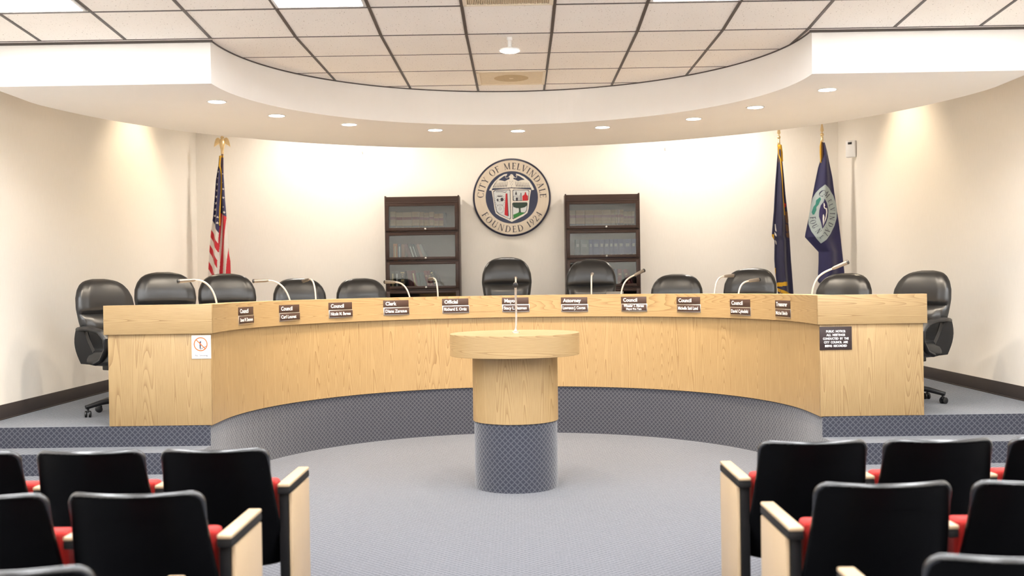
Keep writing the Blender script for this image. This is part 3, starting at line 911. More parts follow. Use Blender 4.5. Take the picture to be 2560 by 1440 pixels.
K, T, S_ = .15, .06, .045
def sf(x, y, w=.30): return H_(x - w / 2, x + w / 2, y, S_)
GL = {
    'I': (.36, L_(.18, 0, .18, 1, K) + sf(.18, .02) + sf(.18, .98)),
    'T': (.78, L_(.39, 0, .39, 1, K) + sf(.39, .02) + H_(.04, .74, .965, .07) + L_(.06, .82, .06, .98, .045) + L_(.72, .82, .72, .98, .045)),
    'Y': (.80, L_(.40, 0, .40, .5, K) + sf(.40, .02) + L_(.40, .42, .12, 1, K) + L_(.40, .42, .68, 1, T) + sf(.12, .98, .28) + sf(.68, .98, .24)),
    'O': (.95, A_(.475, .5, .44, .52, 0, 360, .16, .05, 32)),
    'C': (.82, A_(.46, .5, .43, .52, 42, 318, .16, .05, 26) + L_(.78, .72, .78, .98, .045) + L_(.78, .02, .78, .22, .045)),
    'F': (.62, L_(.16, 0, .16, 1, K) + sf(.16, .02) + H_(.02, .56, .965, .07) + H_(.16, .46, .52, .06) + L_(.55, .80, .55, .98, .045) + L_(.45, .42, .45, .62, .04)),
    'E': (.64, L_(.16, 0, .16, 1, K) + H_(.02, .56, .965, .07) + H_(.16, .46, .52, .06) + H_(.02, .58, .035, .07) + L_(.55, .80, .55, .98, .045) + L_(.45, .42, .45, .62, .04) + L_(.58, .02, .60, .22, .045)),
    'L': (.60, L_(.16, 0, .16, 1, K) + sf(.16, .98) + H_(.02, .56, .035, .07) + L_(.56, .02, .58, .24, .045)),
    'M': (1.08, L_(.14, 0, .20, 1, T) + L_(.90, 0, .86, 1, K) + L_(.52, .02, .20, 1, K) + L_(.52, .02, .86, 1, T) + sf(.14, .02, .24) + sf(.90, .02, .30) + sf(.14, .98, .18) + sf(.92, .98, .18)),
    'V': (.80, L_(.40, 0, .12, 1, K) + L_(.40, 0, .68, 1, T) + sf(.12, .98, .28) + sf(.68, .98, .24)),
    'N': (.90, L_(.15, 0, .15, 1, T) + L_(.75, 0, .75, 1, T) + L_(.72, 0, .17, 1, K) + sf(.15, .02, .24) + sf(.75, .98, .24) + sf(.12, .98, .16)),
    'D': (.90, L_(.16, 0, .16, 1, K) + A_(.34, .5, .48, .5, -90, 90, .16, .06, 20) + H_(.02, .36, .97, .06) + H_(.02, .36, .03, .06)),
    'A': (.84, L_(.12, 0, .40, 1, T) + L_(.70, 0, .40, 1, K) + H_(.20, .60, .36, .05) + sf(.12, .02, .24) + sf(.70, .02, .28)),
    'U': (.84, L_(.16, .3, .16, 1, K) + L_(.68, .3, .68, 1, T) + A_(.425, .34, .34, .36, 180, 360, .15, .06, 16) + sf(.16, .98) + sf(.68, .98, .24)),
    '1': (.46, L_(.24, 0, .24, 1, K) + sf(.24, .02) + L_(.08, .80, .24, .98, .06)),
    '9': (.62, A_(.30, .66, .27, .35, 0, 360, .13, .05, 24) + L_(.16, 0, .50, .55, .10)),
    '2': (.62, A_(.28, .70, .26, .31, -10, 165, .12, .05, 14) + L_(.08, .03, .48, .66, .11) + H_(.04, .58, .045, .09)),
    '4': (.64, L_(.42, 0, .42, 1, .13) + H_(.03, .60, .30, .06) + L_(.06, .30, .42, 1, .05)),
    ' ': (.42, []),
}

# ------------------------------------------------------------------ wall seal
SU = 0.523 / 640.0
def sp(x, y): return ((x - 717) * SU, -(y - 710) * SU)
seal = thing('wall_seal', 'large round city seal hung on the back wall between the bookcases', 'seal', (-0.07, YB, 2.706))
b = MB(); b.lathe([(.523, 0), (.523, .03), (.515, .036), (.499, .036), (.497, .03)], seg=96, M=Matrix.Rotation(PI / 2, 4, 'X')); b.build('rim', M_RIM, seal)
YF0 = -.0365
def disc(r, y, n=96): 
    mm = MB(); mm.poly([(r * math.cos(2 * PI * i / n), r * math.sin(2 * PI * i / n)) for i in range(n)], y); return mm
disc(.498, YF0).build('board', M_CREAM, seal)
disc(.351, YF0 - .001).build('inner_disc', M_NAVY, seal)
lt = MB()
def arc_text(s, a0, a1, rb, h, flip):
    tot = sum(GL[c][0] for c in s); adv = (a1 - a0) / tot; x = 0
    for c in s:
        wd, polys = GL[c]
        for pl in polys:
            q = []
            for (px, py) in pl:
                # width keeps the glyph's own proportion about its centre
                an = R(a0 + adv * (x + wd / 2)) + (1 if flip else -1) * (px - wd / 2) * h / (rb + (-.5 if flip else .5) * h)
                r = rb + (-py * h if flip else py * h)
                q.append((r * math.cos(an), r * math.sin(an)))
            lt.poly(q, YF0 - .001)
        x += wd
arc_text('CITY OF MELVINDALE', 181.5, -2.5, .378, .086, False)
arc_text('FOUNDED 1924', 208, 332, .470, .086, True)
lt.build('lettering', M_DARK, seal, smooth=False)
# eagle
e1 = MB(); Y = YF0 - .0025
e1.poly([sp(*p) for p in [(650, 322), (600, 330), (520, 372), (440, 445), (385, 520), (345, 590), (385, 596), (410, 540), (450, 480), (520, 410), (590, 360), (640, 345)]], Y)
e1.poly([sp(*p) for p in [(790, 322), (840, 332), (930, 380), (1010, 450), (1055, 520), (1086, 590), (1048, 596), (1020, 530), (980, 475), (920, 412), (850, 365), (800, 348)]], Y)
for sg in (-1, 1):
    wing = [(715, 400), (715 + sg * 60, 420), (715 + sg * 110, 445), (715 + sg * 160, 430), (715 + sg * 215, 425), (715 + sg * 250, 450), (715 + sg * 285, 500), (715 + sg * 312, 540)]
    low = []
    for i in range(12):
        x = 310 - i * 25
        low += [(715 + sg * x, 548 - (i % 2) * 2), (715 + sg * (x - 10), 562), (715 + sg * (x - 20), 545)]
    e1.poly([sp(*p) for p in wing + low + [(715, 540)]], Y - .0004 * (sg + 1))
e1.poly([sp(*p) for p in [(690, 352), (700, 335), (720, 330), (742, 340), (752, 365), (778, 385), (745, 392), (752, 420), (775, 460), (760, 520), (715, 548), (672, 520), (660, 460), (680, 420), (686, 385), (664, 378)]], Y - .001)
ring2d(e1, *sp(640, 370), .015, .020, Y, 14, R(100), R(330)); ring2d(e1, *sp(782, 370), .015, .020, Y, 14, R(-150), R(80))
e2 = e1; Y -= .0016; NE = len(e1.f)
for sg in (-1, 1):
    for i in range(9):
        x = 715 + sg * (70 + i * 26)
        e2.poly([sp(*p) for p in [(x - 7 * sg, 450 + i * 3), (x - 2 * sg, 450 + i * 3), (x + 12 * sg, 525 + i), (x + 6 * sg, 528 + i)]], Y)
        e2.poly([sp(*p) for p in [(x + 2 * sg, 495 + i * 2), (x + 6 * sg, 495 + i * 2), (x + 20 * sg, 528 + i), (x + 8 * sg, 536 + i)]], Y)
for (x, y) in ((690, 440), (712, 455), (735, 440), (700, 485), (728, 488), (714, 515)):
    e2.poly([sp(x - 4, y), sp(x + 4, y), sp(x, y + 22)], Y)
e2.poly([sp(702, 350), sp(712, 346), sp(714, 353), sp(704, 356)], Y)
e2.poly([sp(640, 552), sp(790, 552), sp(770, 568), sp(715, 560), sp(660, 568)], Y)
for i in range(NE, len(e1.f)): e1.m[i] = 1
e1.build('eagle', [M_SEALWHITE, M_DARK], seal, smooth=False)
# shield
Y = YF0 - .0026
s1 = MB(); s1.poly([sp(*p) for p in [(385, 590), (715, 560), (1035, 590), (1010, 720), (990, 900), (970, 970), (900, 1020), (712, 1112), (520, 1020), (450, 970), (430, 900), (408, 720)]], Y); s1.build('shield', M_SEALWHITE, seal, smooth=False)
pl1 = [(412, 610), (440, 588), (690, 582), (696, 600), (696, 1050), (684, 1074), (500, 985), (462, 950), (440, 850), (420, 720)]
pl2 = [(730, 600), (745, 585), (990, 592), (1008, 612), (990, 755), (970, 770), (745, 772), (730, 755)]
pl3 = [(722, 812), (740, 795), (960, 795), (975, 812), (962, 930), (930, 972), (738, 1070), (722, 1060)]
def inset(pl, k):
    cx = sum(p[0] for p in pl) / len(pl); cy = sum(p[1] for p in pl) / len(pl)
    return [(cx + (x - cx) * (1 - k / max(60, abs(x - cx) + 40)), cy + (y - cy) * (1 - k / max(60, abs(y - cy) + 40))) for x, y in pl]
s2 = MB(); s3 = MB()
for pl in (pl1, pl2, pl3):
    s2.poly([sp(*p) for p in pl], Y - .0008); s3.poly([sp(*p) for p in inset(pl, 12)], Y - .0016)
s2.build('panel_border', M_DARK, seal, smooth=False); s3.build('shield_panel', M_SEALGREY, seal, smooth=False)
Y -= .0024
s4 = MB(); s4.poly([sp(*p) for p in [(617, 645), (640, 645), (650, 1000), (640, 1020), (592, 995)]], Y)
s4.poly([sp(*p) for p in [(890, 690), (925, 668), (932, 640), (942, 622), (954, 640), (958, 668), (982, 690), (980, 768), (890, 768)]], Y); s4.build('chimney_and_hall', M_SEALRED, seal, smooth=False)
s5 = MB(); s5.poly([sp(*p) for p in [(640, 645), (646, 645), (664, 1018), (642, 1020), (650, 1000)]], Y)
for cx, cy, r in ((520, 760, 78), (522, 895, 62)):
    n = 18
    for i in range(n):
        a = 2 * PI * i / n
        x0, y0 = cx + r * math.cos(a), cy + r * 1.15 * math.sin(a)
        if x0 < 600: s5.poly([sp(x0 - 8, y0 - 4), sp(x0 + 8, y0 - 2), sp(x0 + 7, y0 + 4), sp(x0 - 7, y0 + 2)], Y)
    ring2d(s5, *sp(cx, cy), 17 * SU, 21 * SU, Y, 20)
s5.poly([sp(*p) for p in [(480, 680), (560, 684), (570, 694), (520, 700), (480, 696)]], Y); s5.poly([sp(*p) for p in [(530, 730), (545, 715), (562, 712), (578, 728), (585, 755), (560, 775), (535, 770)]], Y)
s5.poly([sp(*p) for p in [(465, 745), (482, 728), (500, 735), (492, 755), (498, 772), (478, 775)]], Y)
for x0, y0, w0, h0 in ((745, 690, 6, 75), (785, 625, 6, 45), (820, 700, 5, 66), (840, 675, 6, 92), (862, 640, 14, 125), (782, 715, 34, 50), (745, 688, 80, 5)):
    s5.poly([sp(x0, y0), sp(x0 + w0, y0), sp(x0 + w0, y0 + h0), sp(x0, y0 + h0)], Y)
s5.poly([sp(770, 668), sp(806, 668), sp(788, 605)], Y)
s5.poly([sp(455, 612), sp(560, 612), sp(610, 622), (sp(634, 605)), sp(634, 612), sp(612, 632), sp(560, 620), sp(455, 620)], Y)
s5.build('ink_lines', M_DARK, seal, smooth=False)
s6 = MB(); s6.poly([sp(*p) for p in [(736, 995), (790, 975), (830, 958), (880, 958), (925, 962), (900, 985), (740, 1062)]], Y); s6.build('hill', M_SEALGREEN, seal, smooth=False)
s7 = MB(); s7.poly([sp(*p) for p in [(728, 810), (745, 800), (955, 800), (968, 815), (962, 850), (930, 875), (880, 888), (858, 890), (862, 950), (872, 962), (822, 962), (832, 940), (828, 890), (790, 888), (740, 868)]], Y - .0004); s7.build('tree', M_TREE, seal, smooth=False)

# ------------------------------------------------------------------ bookcases and books
def flat(name, c, rough=0.6): return simple(name, tuple(q * .55 for q in c), rough, nscale=50, var=0.12)
BM = {k: flat('book_' + k, c) for k, c in dict(tan=(.34, .17, .055), ochre=(.29, .125, .022), buff=(.36, .215, .10), orange=(.55, .17, .02), slate=(.11, .13, .17), rust=(.33, .12, .05), maroon=(.15, .012, .02), wine=(.25, .016, .022),
      charcoal=(.045, .05, .052), green=(.010, .05, .04), rose=(.36, .22, .19), grey=(.25, .25, .24), olive=(.12, .10, .06), dark=(.025, .018, .016), blue=(.022, .05, .26), navy=(.02, .035, .12), bluegrey=(.12, .15, .19)).items()}
M_BAND_RED = flat('label_red', (.20, .022, .010)); M_BAND_BLACK = flat('label_black', (.03, .025, .02)); M_GILT = flat('label_gilt', (.62, .45, .20)); M_BPRINT = flat('label_white', (.8, .8, .78))

UP = .3816
def bookcase(lab, xc, ztop=2.72):
    t = thing('glass_door_bookcase', lab, 'bookcase', (xc, 13.62, DZ), 0, 'dark barrister bookcases')
    H = ztop - DZ; W2 = .488; D = .355
    b = MB()
    for sg in (-1, 1): b.box((sg * (W2 - .008), D / 2, (H - .0) / 2), (.016, D, H))
    b.box((0, D - .006, H / 2 - .03), (.96, .012, H - .07))
    b.box((0, D / 2, H - .092), (.96, D - .002, .018)); b.box((0, .02, H - .05), (.95, .03, .075))
    nun = 5
    for k in range(nun + 1):
        b.box((0, D / 2, H - .092 - UP * k), (.96, D - .006, .020))
    zb = H - .092 - UP * nun
    b.box((0, .03, zb / 2), (.95, .02, zb))
    b.build('case', M_WALNUT, t, bevel=.002, swap=True)
    for k in range(nun):
        z1 = H - .104 - UP * k; z0 = z1 - .355
        d = MB(); xo = .473
        for sg in (-1, 1): d.box((sg * (xo - .0205), -.006, (z0 + z1) / 2), (.041, .018, z1 - z0))
        d.box((0, -.006, z1 - .017), (2 * xo - .08, .018, .034)); d.box((0, -.006, z0 + .019), (2 * xo - .08, .018, .038))
        dr = d.build('door', M_WALNUT, t, bevel=.0015, swap=True)
        g = MB(); g.box((0, -.004, (z0 + z1) / 2), (2 * xo - .08, .004, z1 - z0 - .07)); g.build('glass_pane', M_GLASS, dr, smooth=False)
        g = MB(); g.lathe([(.006, 0), (.006, .008), (.013, .012), (.013, .018), (.008, .022)], seg=16, M=Matrix.Translation((.045, -.014, z0 + .02)) @ Matrix.Rotation(PI / 2, 4, 'X')); g.build('knob', M_CHROME, dr)
    return [H - .092 - UP * k - UP + .0105 + DZ for k in range(nun)]


def book(lab, grp, xc, z, wd, h, mat, tilt=0.0, style=None, y=13.665, x_is_bottom=True):
    """spine towards the room; tilt leans the top to the left (negative = right)"""
    t = thing('book', lab, 'book', (xc, y, z), 0, grp, rot=(0, R(tilt), 0))
    dp = .20
    b = MB(); th = .004
    zo = abs(math.sin(R(tilt))) * wd / 2 if tilt else 0
    for sg in (-1, 1): b.box((sg * (wd / 2 - th / 2), dp / 2, h / 2 + zo), (th, dp, h))
    b.box((0, .004, h / 2 + zo), (wd - .001, .008, h)); b.build('cover', mat, t, bevel=.0015)
    b = MB(); b.box((0, dp / 2 + .002, h / 2 + zo), (wd - 2 * th, dp - .008, h - .010)); b.build('pages', M_PAGES, t)
    def strip(z0, z1, m, nm, w=1.0):
        q = MB(); q.box((0, -.0008, h * (z0 + z1) / 2 + zo), ((wd - .003) * w, .0014, h * (z1 - z0))); q.build(nm, m, t)
    if style == 'law':
        strip(.60, .74, M_BAND_RED, 'title_band'); strip(.19, .28, M_BAND_BLACK, 'volume_band'); strip(.765, .775, M_GILT, 'rule', .9); strip(.36, .37, M_GILT, 'rule', .9)
    elif style == 'blue':
        for i, (za, ww) in enumerate(((.74, .55), (.70, .62), (.66, .5), (.62, .58), (.17, .40), (.13, .2), (.10, .3))): strip(za, za + .016, M_BPRINT, 'title_line', ww)
    elif style == 'gilt':
        for za, zb, ww in ((.86, .94, .7), (.76, .80, .4), (.66, .70, .3), (.42, .54, .55), (.30, .36, .7), (.05, .22, .3)): strip(za, zb, M_GILT, 'gilt_ornament', ww)
    elif style == 'text':
        strip(.15, .85, M_BPRINT, 'title_line', .25)
    elif style == 'textg':
        strip(.15, .85, M_GILT, 'title_line', .35)
    elif style == 'lines':
        for za in (.72, .68, .25): strip(za, za + .02, M_GILT, 'rule', .7)
    return t


zsh = bookcase('dark wood glass-front bookcase left of the round wall seal', -1.25)
k2 = .00109
def LX(X): return -1.247 + (X - 647) * k2
TOPL = [(258, 325, 'buff'), (328, 410, 'buff'), (412, 518, 'buff'), (522, 612, 'tan'), (615, 664, 'ochre'), (667, 727, 'ochre'), (730, 784, 'tan'), (788, 840, 'ochre'), (843, 898, 'ochre'), (900, 925, 'dark')]
for i, (a, c, m) in enumerate(TOPL):
    book('%s law book, %s from the left on the top shelf, left bookcase' % ({'buff': 'buff', 'tan': 'tan', 'ochre': 'brown', 'dark': 'thin dark'}[m], ORD[i]), 'books on the top shelf of the left bookcase',
         (LX(a) + LX(c)) / 2, zsh[0], (c - a) * k2, (.262, .25, .25, .255, .25, .24, .25, .225, .228, .24)[i], BM[m], 0, 'law' if m != 'dark' else None)
MIDL = [(290, 338, 'orange', 0, 'textg', 'orange book with gilt title'), (345, 384, 'slate', 0, 'text', 'slate blue book'), (386, 426, 'rust', 0, None, 'rust brown book'), (478, 520, 'maroon', -17, None, 'leaning maroon book'), (524, 564, 'charcoal', -17, 'text', 'leaning charcoal book with white title'),
        (566, 594, 'green', -17, 'text', 'leaning dark green book'), (597, 622, 'charcoal', -17, None, 'thin leaning charcoal book'), (625, 662, 'rose', -18, None, 'leaning dusty pink book'), (668, 700, 'grey', -21, None, 'leaning grey book at the end of the row')]
for i, (a, c, m, tl, st, ds) in enumerate(MIDL):
    book(ds + ', middle shelf of the left bookcase', 'books on the middle shelf of the left bookcase', (LX(a) + LX(c)) / 2, zsh[1], (c - a) * k2 * (.92 if tl else 1), .215 if tl else .22 - .004 * i, BM[m], tl, st)
BOTL = [(258, 298, 'olive', 0, 'textg', 'olive book with gilt title, far left'), (302, 356, 'dark', 0, 'text', 'dark brown book with white title'), (362, 430, 'dark', 0, 'gilt', 'thick black book with gilt emblem'), (478, 530, 'maroon', -9, None, 'leaning maroon book right of the gilt emblem book'),
        (532, 584, 'wine', -10, 'textg', 'leaning red book with gilt title'), (590, 634, 'green', -11, None, 'leaning dark green book, left of its pair'), (637, 680, 'green', -12, None, 'leaning dark green book, right of its pair'), (706, 742, 'wine', -15, 'lines', 'leaning red book left of its pair'),
        (745, 785, 'wine', -16, 'lines', 'leaning red book right of its pair'), (800, 838, 'dark', -20, 'gilt', 'leaning black book with gilt ornaments'), (846, 882, 'dark', -22, None, 'leaning brown book ending the row')]
for i, (a, c, m, tl, st, ds) in enumerate(BOTL):
    book(ds + ', lowest visible shelf of the left bookcase', 'books on the bottom visible shelf of the left bookcase', (LX(a) + LX(c)) / 2, zsh[2], (c - a) * k2 * (.92 if tl else 1), .245 if m != 'green' else .215, BM[m], tl, st)

zsr = bookcase('dark wood glass-front bookcase right of the round wall seal', 1.115, 2.712)
def RX(X): return 1.113 + (X - 563) * k2
TOPR = [(170, 242, 'buff'), (245, 355, 'ochre'), (357, 460, 'ochre'), (462, 565, 'ochre'), (567, 665, 'tan'), (667, 720, 'buff'), (722, 748, 'buff'), (750, 775, 'rose'), (777, 822, 'tan'), (825, 862, 'buff'), (864, 915, 'buff'), (917, 952, 'buff')]
for i, (a, c, m) in enumerate(TOPR):
    book('%s law book, %s from the left on the top shelf, right bookcase' % ({'buff': 'buff', 'tan': 'tan', 'ochre': 'thick brown', 'rose': 'thin pinkish'}[m], ORD[i]), 'books on the top shelf of the right bookcase',
         (RX(a) + RX(c)) / 2, zsr[0], (c - a) * k2, .25 if i < 9 else .225, BM[m], 0, 'law')
MIDR = [(228, 282), (285, 390), (392, 435), (437, 520), (522, 570), (572, 635), (637, 682), (684, 745), (747, 812), (814, 898), (900, 956)]
for i, (a, c) in enumerate(MIDR):
    m = 'bluegrey' if i < 2 else 'blue'
    book('%s volume, %s from the left on the middle shelf of the right bookcase' % ('grey blue' if i < 2 else 'blue', ORD[i]), 'blue volumes on the middle shelf of the right bookcase', (RX(a) + RX(c)) / 2 + .01, zsr[1], (c - a) * k2, .245, BM[m], 0, 'blue')
for a, c, m, tl, st, ds in ((688, 724, 'navy', 0, None, 'dark blue book left of the red book'), (733, 778, 'wine', 0, 'lines', 'upright red book with gilt lines'), (860, 900, 'wine', -17, 'lines', 'leaning red book with gilt lines'), (905, 930, 'maroon', -19, None, 'leaning maroon book at the end of the row')):
    book(ds + ', lowest visible shelf of the right bookcase', 'books on the bottom visible shelf of the right bookcase', (RX(a) + RX(c)) / 2 + .012, zsr[2], (c - a) * k2, .235, BM[m], tl, st)


# ------------------------------------------------------------------ flags
class Cloth:
    """a flag hanging from its pole: closed draped shell, drawn in sheet units (x, y down)"""
    def __init__(s, left, right, k, ox, oy, amp, fold, ph, cy):
        s.left, s.right, s.k, s.ox, s.oy, s.amp, s.fold, s.ph, s.cy = left, right, k, ox, oy, amp, fold, ph, cy

    def P(s, X, Y, off=0.0, back=False):
        l, r = lerp_tab(s.left, Y), lerp_tab(s.right, Y)
        u = min(1, max(0, (X - l) / max(1e-6, r - l)))
        g = min(1, .35 + (Y - s.left[0][0]) / 700)
        bulge = math.sin(PI * u) ** .6
        if back: y = s.amp * g * (.9 * bulge + .2 * math.sin(9 * u + 1) * bulge)
        else: y = -s.amp * g * (.55 * bulge + .55 * bulge * math.cos(2 * PI * s.fold * u + s.ph + Y / 900.0))
        return ((X - s.ox) * s.k, y - off + s.cy, -(Y - s.oy) * s.k)

    def sheet(s, parent, matfn, mats, nu=72, nv=230, name='cloth', decals=()):
        y0, y1 = s.left[0][0], s.left[-1][0]
        mb = MB()
        for back in (False, True):
            G = []
            for i in range(nv + 1):
                Y = y0 + (y1 - y0) * i / nv
                l, r = lerp_tab(s.left, Y), lerp_tab(s.right, Y)
                G.append([(l + (r - l) * j / nu, Y) for j in range(nu + 1)])
            V = [s.P(X, Y, 0, back) for row in G for X, Y in row]
            b0 = len(mb.v); mb.v += V
            for i in range(nv):
                for j in range(nu):
                    a = i * (nu + 1) + j
                    q = [a, a + 1, a + nu + 2, a + nu + 1]
                    if not back: q.reverse()
                    Xc = sum(G[k // (nu + 1)][k % (nu + 1)][0] for k in q) / 4; Yc = (G[i][0][1] + G[i + 1][0][1]) / 2
                    mb.f.append([b0 + k for k in q]); mb.uv.append(None); mb.m.append(matfn(Xc, Yc))
        for m, poly, off in decals: s.decal(mb, poly, off, m)
        return mb.build(name, mats, parent)

    def decal(s, mb, poly, off=.004, m=0):
        """polygon laid on the cloth: cut into a fine fan so that it follows the folds"""
        bm = bmesh.new()
        f = bm.faces.new([bm.verts.new((x, y, 0)) for x, y in poly])
        bmesh.ops.triangulate(bm, faces=[f])
        for it in range(4):
            ed = [e for e in bm.edges if e.calc_length() > 14]
            if not ed: break
            bmesh.ops.subdivide_edges(bm, edges=ed, cuts=1)
            bmesh.ops.triangulate(bm, faces=bm.faces[:])
        bm.verts.index_update()
        b0 = len(mb.v)
        for v in bm.verts: mb.v.append(s.P(v.co.x, v.co.y, off))
        for fc in bm.faces:
            q = [b0 + v.index for v in fc.verts]
            A, B, C = [Vector(mb.v[i]) for i in q[:3]]
            if (B - A).cross(C - A).y > 0: q.reverse()
            mb.f.append(q); mb.uv.append(None); mb.m.append(m)
        bm.free()

    def line(s, mb, pts, w, off=.006, n=30):
        P = []
        for (a, b) in zip(pts, pts[1:]):
            for q in range(8): P.append((a[0] + (b[0] - a[0]) * q / 8, a[1] + (b[1] - a[1]) * q / 8))
        P.append(pts[-1])
        mb.tube([s.P(x, y, off) for x, y in P], w, 8)


def pole(t, ztop, rad=.014):
    b = MB(); b.lathe([(.15, 0), (.15, .02), (.12, .05), (.04, .07), (.03, .12)], seg=32); b.build('floor_base', M_BRASS, t)
    b = MB(); b.lathe([(rad, .05), (rad, ztop)], seg=14); b.build('pole', M_POLE, t)


def spear(t, z0):
    b = MB()
    b.lathe([(.016, z0 - .02), (.02, z0), (.014, z0 + .02), (.018, z0 + .03), (.012, z0 + .045), (.024, z0 + .07), (.02, z0 + .085), (.012, z0 + .095)], seg=16)
    for q in ([(0, z0 + .09), (.022, z0 + .125), (.016, z0 + .16), (0, z0 + .26), (-.016, z0 + .16), (-.022, z0 + .125)],):
        b.poly(q, -.006, .006)
    b.build('spear_finial', M_BRASS, t, bevel=.002)


# American flag
ku = .00519 / 3.6
t = thing('flag_on_pole', 'American flag with gold fringe and eagle finial at the left of the back wall', 'flag', (-3.82, 13.5, DZ), 0, 'flags on poles by the back wall')
def uz(Y): return 3.497 - (Y / 3.6 - 25) * .00519 - DZ
usl = [(250, 247), (330, 240), (470, 217), (620, 206), (800, 190), (900, 175), (1060, 160), (1220, 150), (1310, 145), (1440, 138), (1560, 140)]
usr = [(250, 287), (380, 284), (500, 292), (650, 300), (790, 311), (900, 318), (1000, 325), (1130, 334), (1200, 347), (1310, 350), (1440, 356), (1560, 352)]
usf = Cloth([(y, x - .0148 * y) for y, x in usl], [(y, x - .0148 * y) for y, x in usr], ku, 271, 0, .075, 2.0, .2, -.005)
root_z = uz(0)
hold = MB()
def us_mat(X, Y):
    X = X + .0148 * Y
    fold = lerp_tab([(250, 264), (330, 262), (450, 268), (600, 262), (880, 256), (1000, 247), (1310, 238), (1560, 232)], Y)
    if Y < 268: return 3
    if X < fold:
        q = Y - 1.85 * (X - 172)
        if q < 803: return 0
        for lim, c in ((905, 2), (985, 1), (1065, 2), (1140, 1), (1235, 2), (1310, 1), (1390, 2), (1470, 1), (1560, 2)):
            if q < lim: return c
        return 1
    if Y < 768 + .65 * (X - 262): return 0
    q = X + .07 * (Y - 800)
    return 1 if q < 272 and Y < 1120 else 2 if q < 287 else 1 if q < 314 else 2 if q < 350 else 1
st = []
def star(cx, cy, r, rot=0):
    return [(cx + (r if i % 2 == 0 else r * .42) * math.sin(PI * i / 5 + rot), cy - (r if i % 2 == 0 else r * .42) * math.cos(PI * i / 5 + rot)) for i in range(10)]
for x, y, rr in ((246, 342, 8), (243, 395, 12), (239, 452, 14), (235, 508, 16), (232, 565, 17), (227, 620, 17), (221, 678, 17), (215, 735, 16), (210, 792, 15), (246, 806, 12), (243, 858, 14), (288, 630, 13), (297, 762, 14), (287, 552, 11), (288, 714, 10), (280, 415, 8), (279, 495, 7)):
    st.append((2, star(x - .0148 * y, y, rr, .12), .004))
fl = usf.sheet(t, us_mat, [M_FLAGNAVY, M_FLAGRED, M_FLAGWHITE, M_GOLD], 90, 300, decals=st)
fl.location = (0, 0, root_z)
gf = MB(); usf.line(gf, [(x - .0148 * y, y) for x, y in ((262, 255), (258, 330), (268, 450), (263, 600), (257, 760), (255, 880))], .011, .0)
go = gf.build('fringe', M_GOLD, t); go.location = (0, 0, root_z)
pole(t, uz(225))
b = MB(); z0 = uz(235)
b.lathe([(.018, z0), (.018, z0 + .05), (.022, z0 + .055), (.014, z0 + .06)], seg=16); b.build('ferrule', M_BRASS, t)
b = MB(); z1 = uz(205)
b.lathe([(.008, z1), (.022, z1 + .02), (.034, z1 + .07), (.036, z1 + .11), (.026, z1 + .14), (.018, z1 + .155), (.022, z1 + .17), (.018, z1 + .185), (.006, z1 + .192)], seg=18)
b.tube([(.012, -.01, z1 + .175), (.026, -.02, z1 + .172), (.034, -.024, z1 + .162)], [.008, .006, .002], 8)
b.build('eagle_finial', M_BRASS, t)
for sg in (-1, 1):
    b = MB(); w_ = [(.012, .125), (.03, .16), (.055, .172), (.08, .155), (.096, .11), (.103, .07), (.105, .045), (.094, .062), (.086, .055), (.078, .075), (.068, .066), (.06, .085), (.05, .078), (.042, .095), (.03, .088), (.02, .10)]
    b.poly([(sg * x, z1 + z) for x, z in w_], -.008, .008); b.build('wing', M_BRASS, t, bevel=.002)

# state flag
kv = .00519 / 3.2
t = thing('flag_on_pole', 'narrow dark blue flag with gold fringe and animal emblem, left of the city flag', 'flag', (3.402, 13.5, DZ), 0, 'flags on poles by the back wall')
mil = [(165, 208), (230, 210), (300, 203), (480, 190), (700, 178), (860, 165), (892, 163), (930, 185), (1080, 183), (1180, 190), (1280, 203), (1330, 210), (1372, 215)]
mir = [(165, 236), (290, 246), (420, 260), (560, 272), (700, 288), (800, 297), (900, 305), (1100, 318), (1250, 330), (1330, 336), (1372, 339)]
mif = Cloth([(y, x - .0148 * y) for y, x in mil], [(y, x - .0148 * y) for y, x in mir], kv, 218, 0, .07, 1.5, .6, -.005)
def vz(Y): return 3.451 - (Y / 3.2 - 22) * .00519 - DZ
rz_ = vz(0)
def mi_mat(X, Y):
    X += .0148 * Y
    if Y > 1308 + .45 * (X - 205) and Y < 1333 + .45 * (X - 205) and X < 330: return 1
    if 1268 - .12 * (X - 205) < Y < 1300 - .12 * (X - 205) and X < 285: return 1
    if Y > 880 and Y < 930 and X < 182: return 1
    if 1150 < Y < 1205 and X < 194: return 1
    return 0
def sk(pl): return [(x - .0148 * y, y) for x, y in pl]
ds_ = []
b = MB(); mif.line(b, sk([(214, 172), (216, 230), (228, 300), (236, 420), (240, 500), (244, 580), (254, 660), (262, 730)]), .008, .002); mif.line(b, sk([(226, 172), (238, 230), (240, 300)]), .019, .004)
mif.line(b, sk([(212, 175), (232, 175)]), .014, .004)
o = b.build('cord', M_GOLD, t); o.location = (0, 0, rz_)
for pl in ([(262, 700), (288, 700), (296, 780), (290, 800), (276, 790), (268, 750)], [(272, 800), (290, 805), (300, 850), (286, 870), (276, 850)], [(274, 875), (298, 865), (303, 912), (282, 905)]): ds_.append((2, sk(pl), .004))
for pl in ([(256, 640), (264, 632), (276, 640), (272, 662), (262, 672)], [(252, 655), (260, 660), (258, 690)]): ds_.append((3, sk(pl), .004))
for pl in ([(186, 800), (192, 798), (200, 860), (190, 850)], [(184, 860), (198, 880), (200, 900), (186, 885)], [(187, 925), (200, 940), (201, 965), (192, 955)]): ds_.append((4, sk(pl), .004))
o = mif.sheet(t, mi_mat, [M_FLAGDARK, M_GOLD, M_BROWN, M_FLAGRED, M_FLAGWHITE], 60, 260, decals=ds_); o.location = (0, 0, rz_)
